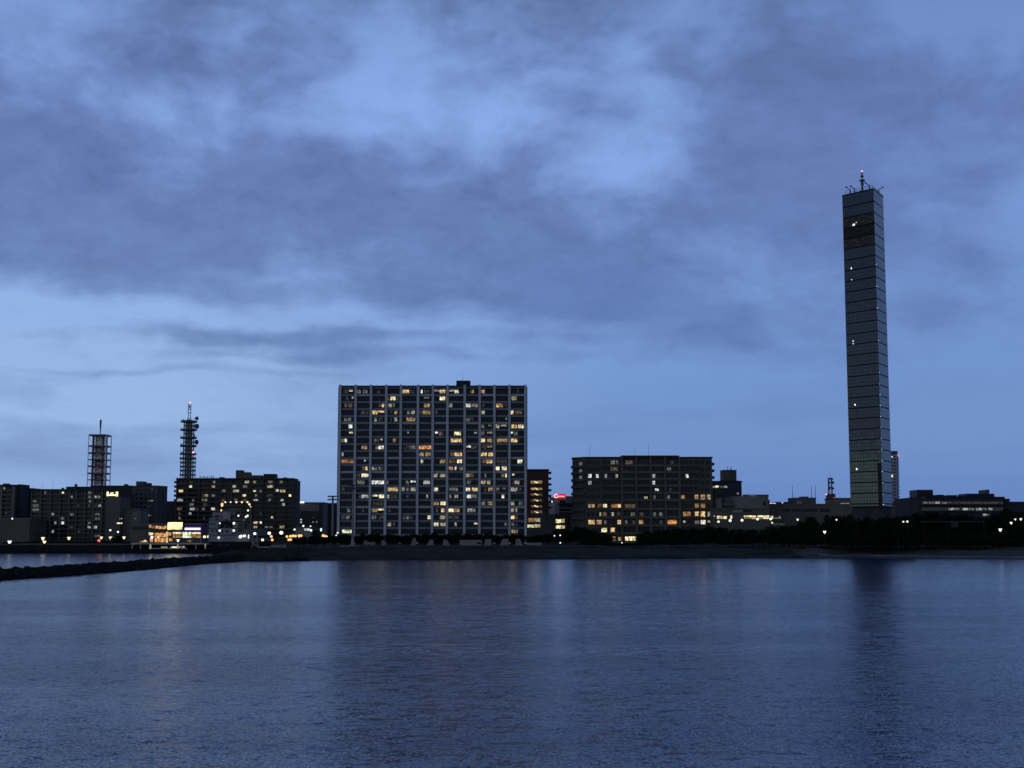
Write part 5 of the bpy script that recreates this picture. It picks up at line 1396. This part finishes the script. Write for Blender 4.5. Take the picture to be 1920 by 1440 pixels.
wedge(937, 942, 953, 953.5, 1010.5, 'broad concrete block sloping on its left side below the right end of the tall block')
wedge(966.5, 967.5, 975, 980.5, 1010.5, 'rightmost concrete block sloping on its right side by the brick tower trees')
o = thing('shed', 'long low concrete shed with one dark opening among the concrete blocks', 'shed', (X_(882, Y), Y, 3.1))
b = MB(); b.pbox(862, 903.5, 1012.5, 1024, Y, 3); b.build('wall', M['concrete'], o)
b = MB(); b.pbox(894, 902, 1016.5, 1020.5, Y - .06, .05); b.build('opening', M['black'], o)
o = MB(); o.pbox(988, 1016, 1017.5, 1023.5, Y, 1.2); ob = o.build('low_wall', M['concrete'], loc=(X_(1002, Y), Y, 3.1)); tag(ob, 'low pale wall right of the last concrete block', 'wall')
for xa, xb, lb in ((618, 632, 'low pale plinth at the foot of the left floodlight pole'), (637, 675, 'long low pale plinth at the foot of the right floodlight pole')):
    o = MB(); o.pbox(xa, xb, 1023, 1026.5, 488 if xa < 630 else 468, 1.5); ob = o.build('plinth', M['concrete'], loc=(X_((xa + xb) / 2, 480), 480, 3.1)); tag(ob, lb, 'plinth')

# ------------------------------------------------------------------ street and quay lamps
LP = {}


def lamp_proto(kind):
    o = thing('street_lamp', 'lamp', 'street lamp', (0, 0, 0))
    b = MB(); b.tube((0, 0, 0), (0, 0, .94), .07, .045, 7); b.build('post', M['steel'], o)
    b = MB(); b.tube((0, 0, .93), (0, 0, 1.0), .09, .11, 7); b.build('lamp_cap', M['steel'], o)
    return o


def lamp(px, py, Y, c, r, label, group=None, zbase=3.1, cone=False, watt=0):
    p = W(px, py, Y); o = thing('street_lamp', label, 'street lamp', (p[0], Y, zbase), group)
    b = MB(); b.tube((p[0], Y, zbase), (p[0], Y, p[2] - r * .8), .07, .045, 6); b.build('post', M['black'], o)
    b = MB()
    if cone: b.tube((p[0], Y, p[2] - r * .95), (p[0], Y, p[2] + r * .6), r * .35, r, 9)
    else: b.ball(p, r, r, r * .92, n=9, k=6)
    b.build('lamp_head', LAMP[c], o)
    b = MB(); b.tube((p[0], Y, p[2] + r * .93), (p[0], Y, p[2] + r * 1.15), r * .7, r * .2, 8); b.build('lamp_cap', M['steel'], o)
    if watt:   # the light this lamp throws on what stands round it
        li = bpy.data.lights.new('lamp_light', 'POINT'); li.energy = watt; li.shadow_soft_size = r
        li.color = {'white': (1, 1, .95), 'warm': (1, .8, .5), 'amber': (1, .55, .2), 'green': (.92, 1, .75)}.get(c, (1, 1, 1))
        lo = bpy.data.objects.new('lamp_light', li); COL.objects.link(lo); lo.parent = o
        lo.location = (0, -r * 1.3, p[2] - zbase - r)


lamp(18, 1016.3, 538, 'white', .8, 'white cone-headed lamp on the far left seawall, leftmost of all', cone=True)
lamp(80.5, 1009.5, 538, 'warm', .75, 'cream lamp on the seawall directly under the column of yellow windows', cone=True)
lamp(83.3, 1016.2, 538, 'warm', .72, 'lower cream lamp beside the one under the yellow windows', cone=True)
lamp(129.2, 1009, 538, 'warm', .72, 'cream lamp on the seawall below the middle of the wide grey block', cone=True)
lamp(190, 1008, 538, 'warm', .6, 'cream lamp next to the red light on the seawall', cone=True)
lamp(185.6, 1013.6, 537, 'red', .6, 'red light on the seawall beside a cream lamp')
lamp(207.4, 1008.3, 540, 'warm', .68, 'cream lamp left of the tree at the seawall, left one of its pair', cone=True)
lamp(216.2, 1009.2, 540, 'warm', .6, 'cream lamp left of the tree at the seawall, right one of its pair', cone=True)
lamp(232.3, 1008, 540, 'warm', .66, 'cream lamp right of the tree at the seawall', cone=True)
lamp(206.8, 994.2, 560, 'white', .42, 'higher white lamp above the pair left of the seawall tree')
lamp(221.2, 997.3, 560, 'white', .4, 'higher white lamp directly above the seawall tree')
lamp(284.8, 1007.6, 566, 'white', .66, 'white lamp before the left windows of the restaurant', cone=True, watt=60)
lamp(296.8, 1007.8, 566, 'warm', .35, 'small warm lamp right of the white one at the restaurant')
lamp(333.8, 1013.3, 566, 'white', .62, 'white lamp before the dark middle of the restaurant terrace', cone=True, watt=60)
lamp(383.4, 1006.5, 470, 'warm', .5, 'warm lamp just left of the moored ship, left one of two')
lamp(390.4, 1006.2, 470, 'warm', .46, 'warm lamp at the left corner of the moored ship, right one of two')
lamp(477.8, 1000.6, 455, 'white', .5, 'white lamp right of the moored ship above the boarding ramp')
lamp(492.3, 1012.2, 456, 'warm', .48, 'low cream lamp on a post right of the boarding ramp')
lamp(504.8, 999.8, 458, 'white', .56, 'white lamp on a post with an orange one at its side')
lamp(508.6, 1005.8, 470, 'amber', .46, 'orange lamp close under the white post lamp')
lamp(510.4, 1012.3, 470, 'amber', .46, 'lower orange lamp below the white post lamp')
lamp(527.3, 998.9, 458, 'white', .64, 'brightest tall white post lamp left of the orange light row')
for px, py, r, lb in ((538, 1006, .5, 'first orange light of the row left of the small pale building'), (544.5, 1005.4, .5, 'second orange light of the row left of the small pale building'), (549.5, 1004.8, .55, 'third orange light of the row left of the small pale building'),
                      (553.8, 1005, .5, 'fourth orange light of the row left of the small pale building'), (561, 1004.6, .58, 'orange light just below the small pale building'), (564.6, 1004.4, .5, 'orange light at the right end of the row by the small pale building'), (541.5, 1012, .5, 'low orange light under the row, left one'), (545, 1011.8, .5, 'low orange light under the row, right one')):
    lamp(px, py, 520, 'amber', r, lb)
for px, py, r, c_, lb in ((552.3, 992.9, .42, 'white', 'small white lamp left of the small pale building'), (568.7, 986.2, .42, 'white', 'small white lamp over the roof of the small pale building'), (582.2, 986.6, .3, 'soft', 'faint white lamp over the canopy behind the bushes'), (583, 994.4, .5, 'white', 'white lamp at the right corner of the small pale building'),
                          (633, 999, .3, 'white', 'upper one of three small lamps between the floodlight poles'), (630.5, 1003.8, .28, 'white', 'middle one of three small lamps between the floodlight poles'), (627.8, 1006.4, .36, 'warm', 'lower one of three small lamps between the floodlight poles')):
    lamp(px, py, 560 if px < 600 else 500, c_, r, lb)
o = thing('street_lamp', 'slanted orange lamp strip between the pale building and the left floodlight pole', 'street lamp', (X_(609, 520), 520, 3.1))
b = MB(); b.tube(W(604, 1003.8, 520), W(614, 1006, 520), .5, .25, 7); b.build('lamp_head', LAMP['amber'], o)
b = MB(); p = W(609, 1005, 520); b.tube((p[0], p[1], 3.1), (p[0], p[1], p[2] - .4), .1); b.build('post', M['steel'], o)
for px, py, r, lb in ((1347.2, 978.2, .5, 'leftmost pale lamp along the front of the lit mall'), (1369, 976, .6, 'bright pale lamp under the narrow shopfront of the mall'), (1391.3, 975.5, .58, 'pale lamp in the dark gap between the mall shopfronts'), (1420.3, 973.3, .55, 'pale lamp under the middle of the long mall shopfront'),
                      (1444.8, 973, .55, 'pale lamp at the right end of the long mall shopfront'), (1447.8, 980.2, .36, 'small low white lamp beyond the right end of the mall')):
    lamp(px, py, 560, 'green', r, lb)
lamp(1495.6, 974.2, 505, 'green', .45, 'pale lamp at the left edge of the rounded trees by the glass tower', cone=True)
lamp(1568.4, 974.6, 470, 'green', .3, 'small pale lamp among the trees left of the tower foot')
lamp(1546.2, 997.5, 428, 'white', .5, 'brilliant white lamp above the sand mound on the beach', cone=True)
lamp(1693.8, 978.3, 430, 'green', .3, 'pale lamp right of the tower foot, left one of a close pair')
lamp(1701.3, 977.9, 430, 'green', .34, 'pale lamp right of the tower foot, right one of a close pair')
lamp(1875.5, 993.3, 428, 'white', .55, 'largest white cone lamp low at the right above the beach', cone=True)
lamp(1896, 980.4, 440, 'green', .46, 'second largest cone lamp in the rising row at the right edge', cone=True)
lamp(1903.6, 973.8, 452, 'green', .36, 'small cone lamp third up the rising row at the right edge', cone=True)
lamp(1914, 973.4, 452, 'green', .44, 'cone lamp at the right end of the rising row at the right edge', cone=True)
for px, py, c_, lb in ((1039.5, 1004.6, 'soft', 'tiny white lamp in the trees below the yellow shop windows'), (1050.3, 1003.8, 'white', 'small white lamp above the lowest lamp in the trees between the blocks'), (1050.6, 1017.8, 'white', 'lowest small white lamp in the trees between the blocks'), (1166, 1018, 'warm', 'small warm lamp under the lowest windows of the dark block')):
    lamp(px, py, 500, c_, .27, lb)

# prototypes nobody placed
for u, p in zip(USED, PROTO):
    if not u:
        for ch in list(p.children): bpy.data.objects.remove(ch)
        bpy.data.objects.remove(p)
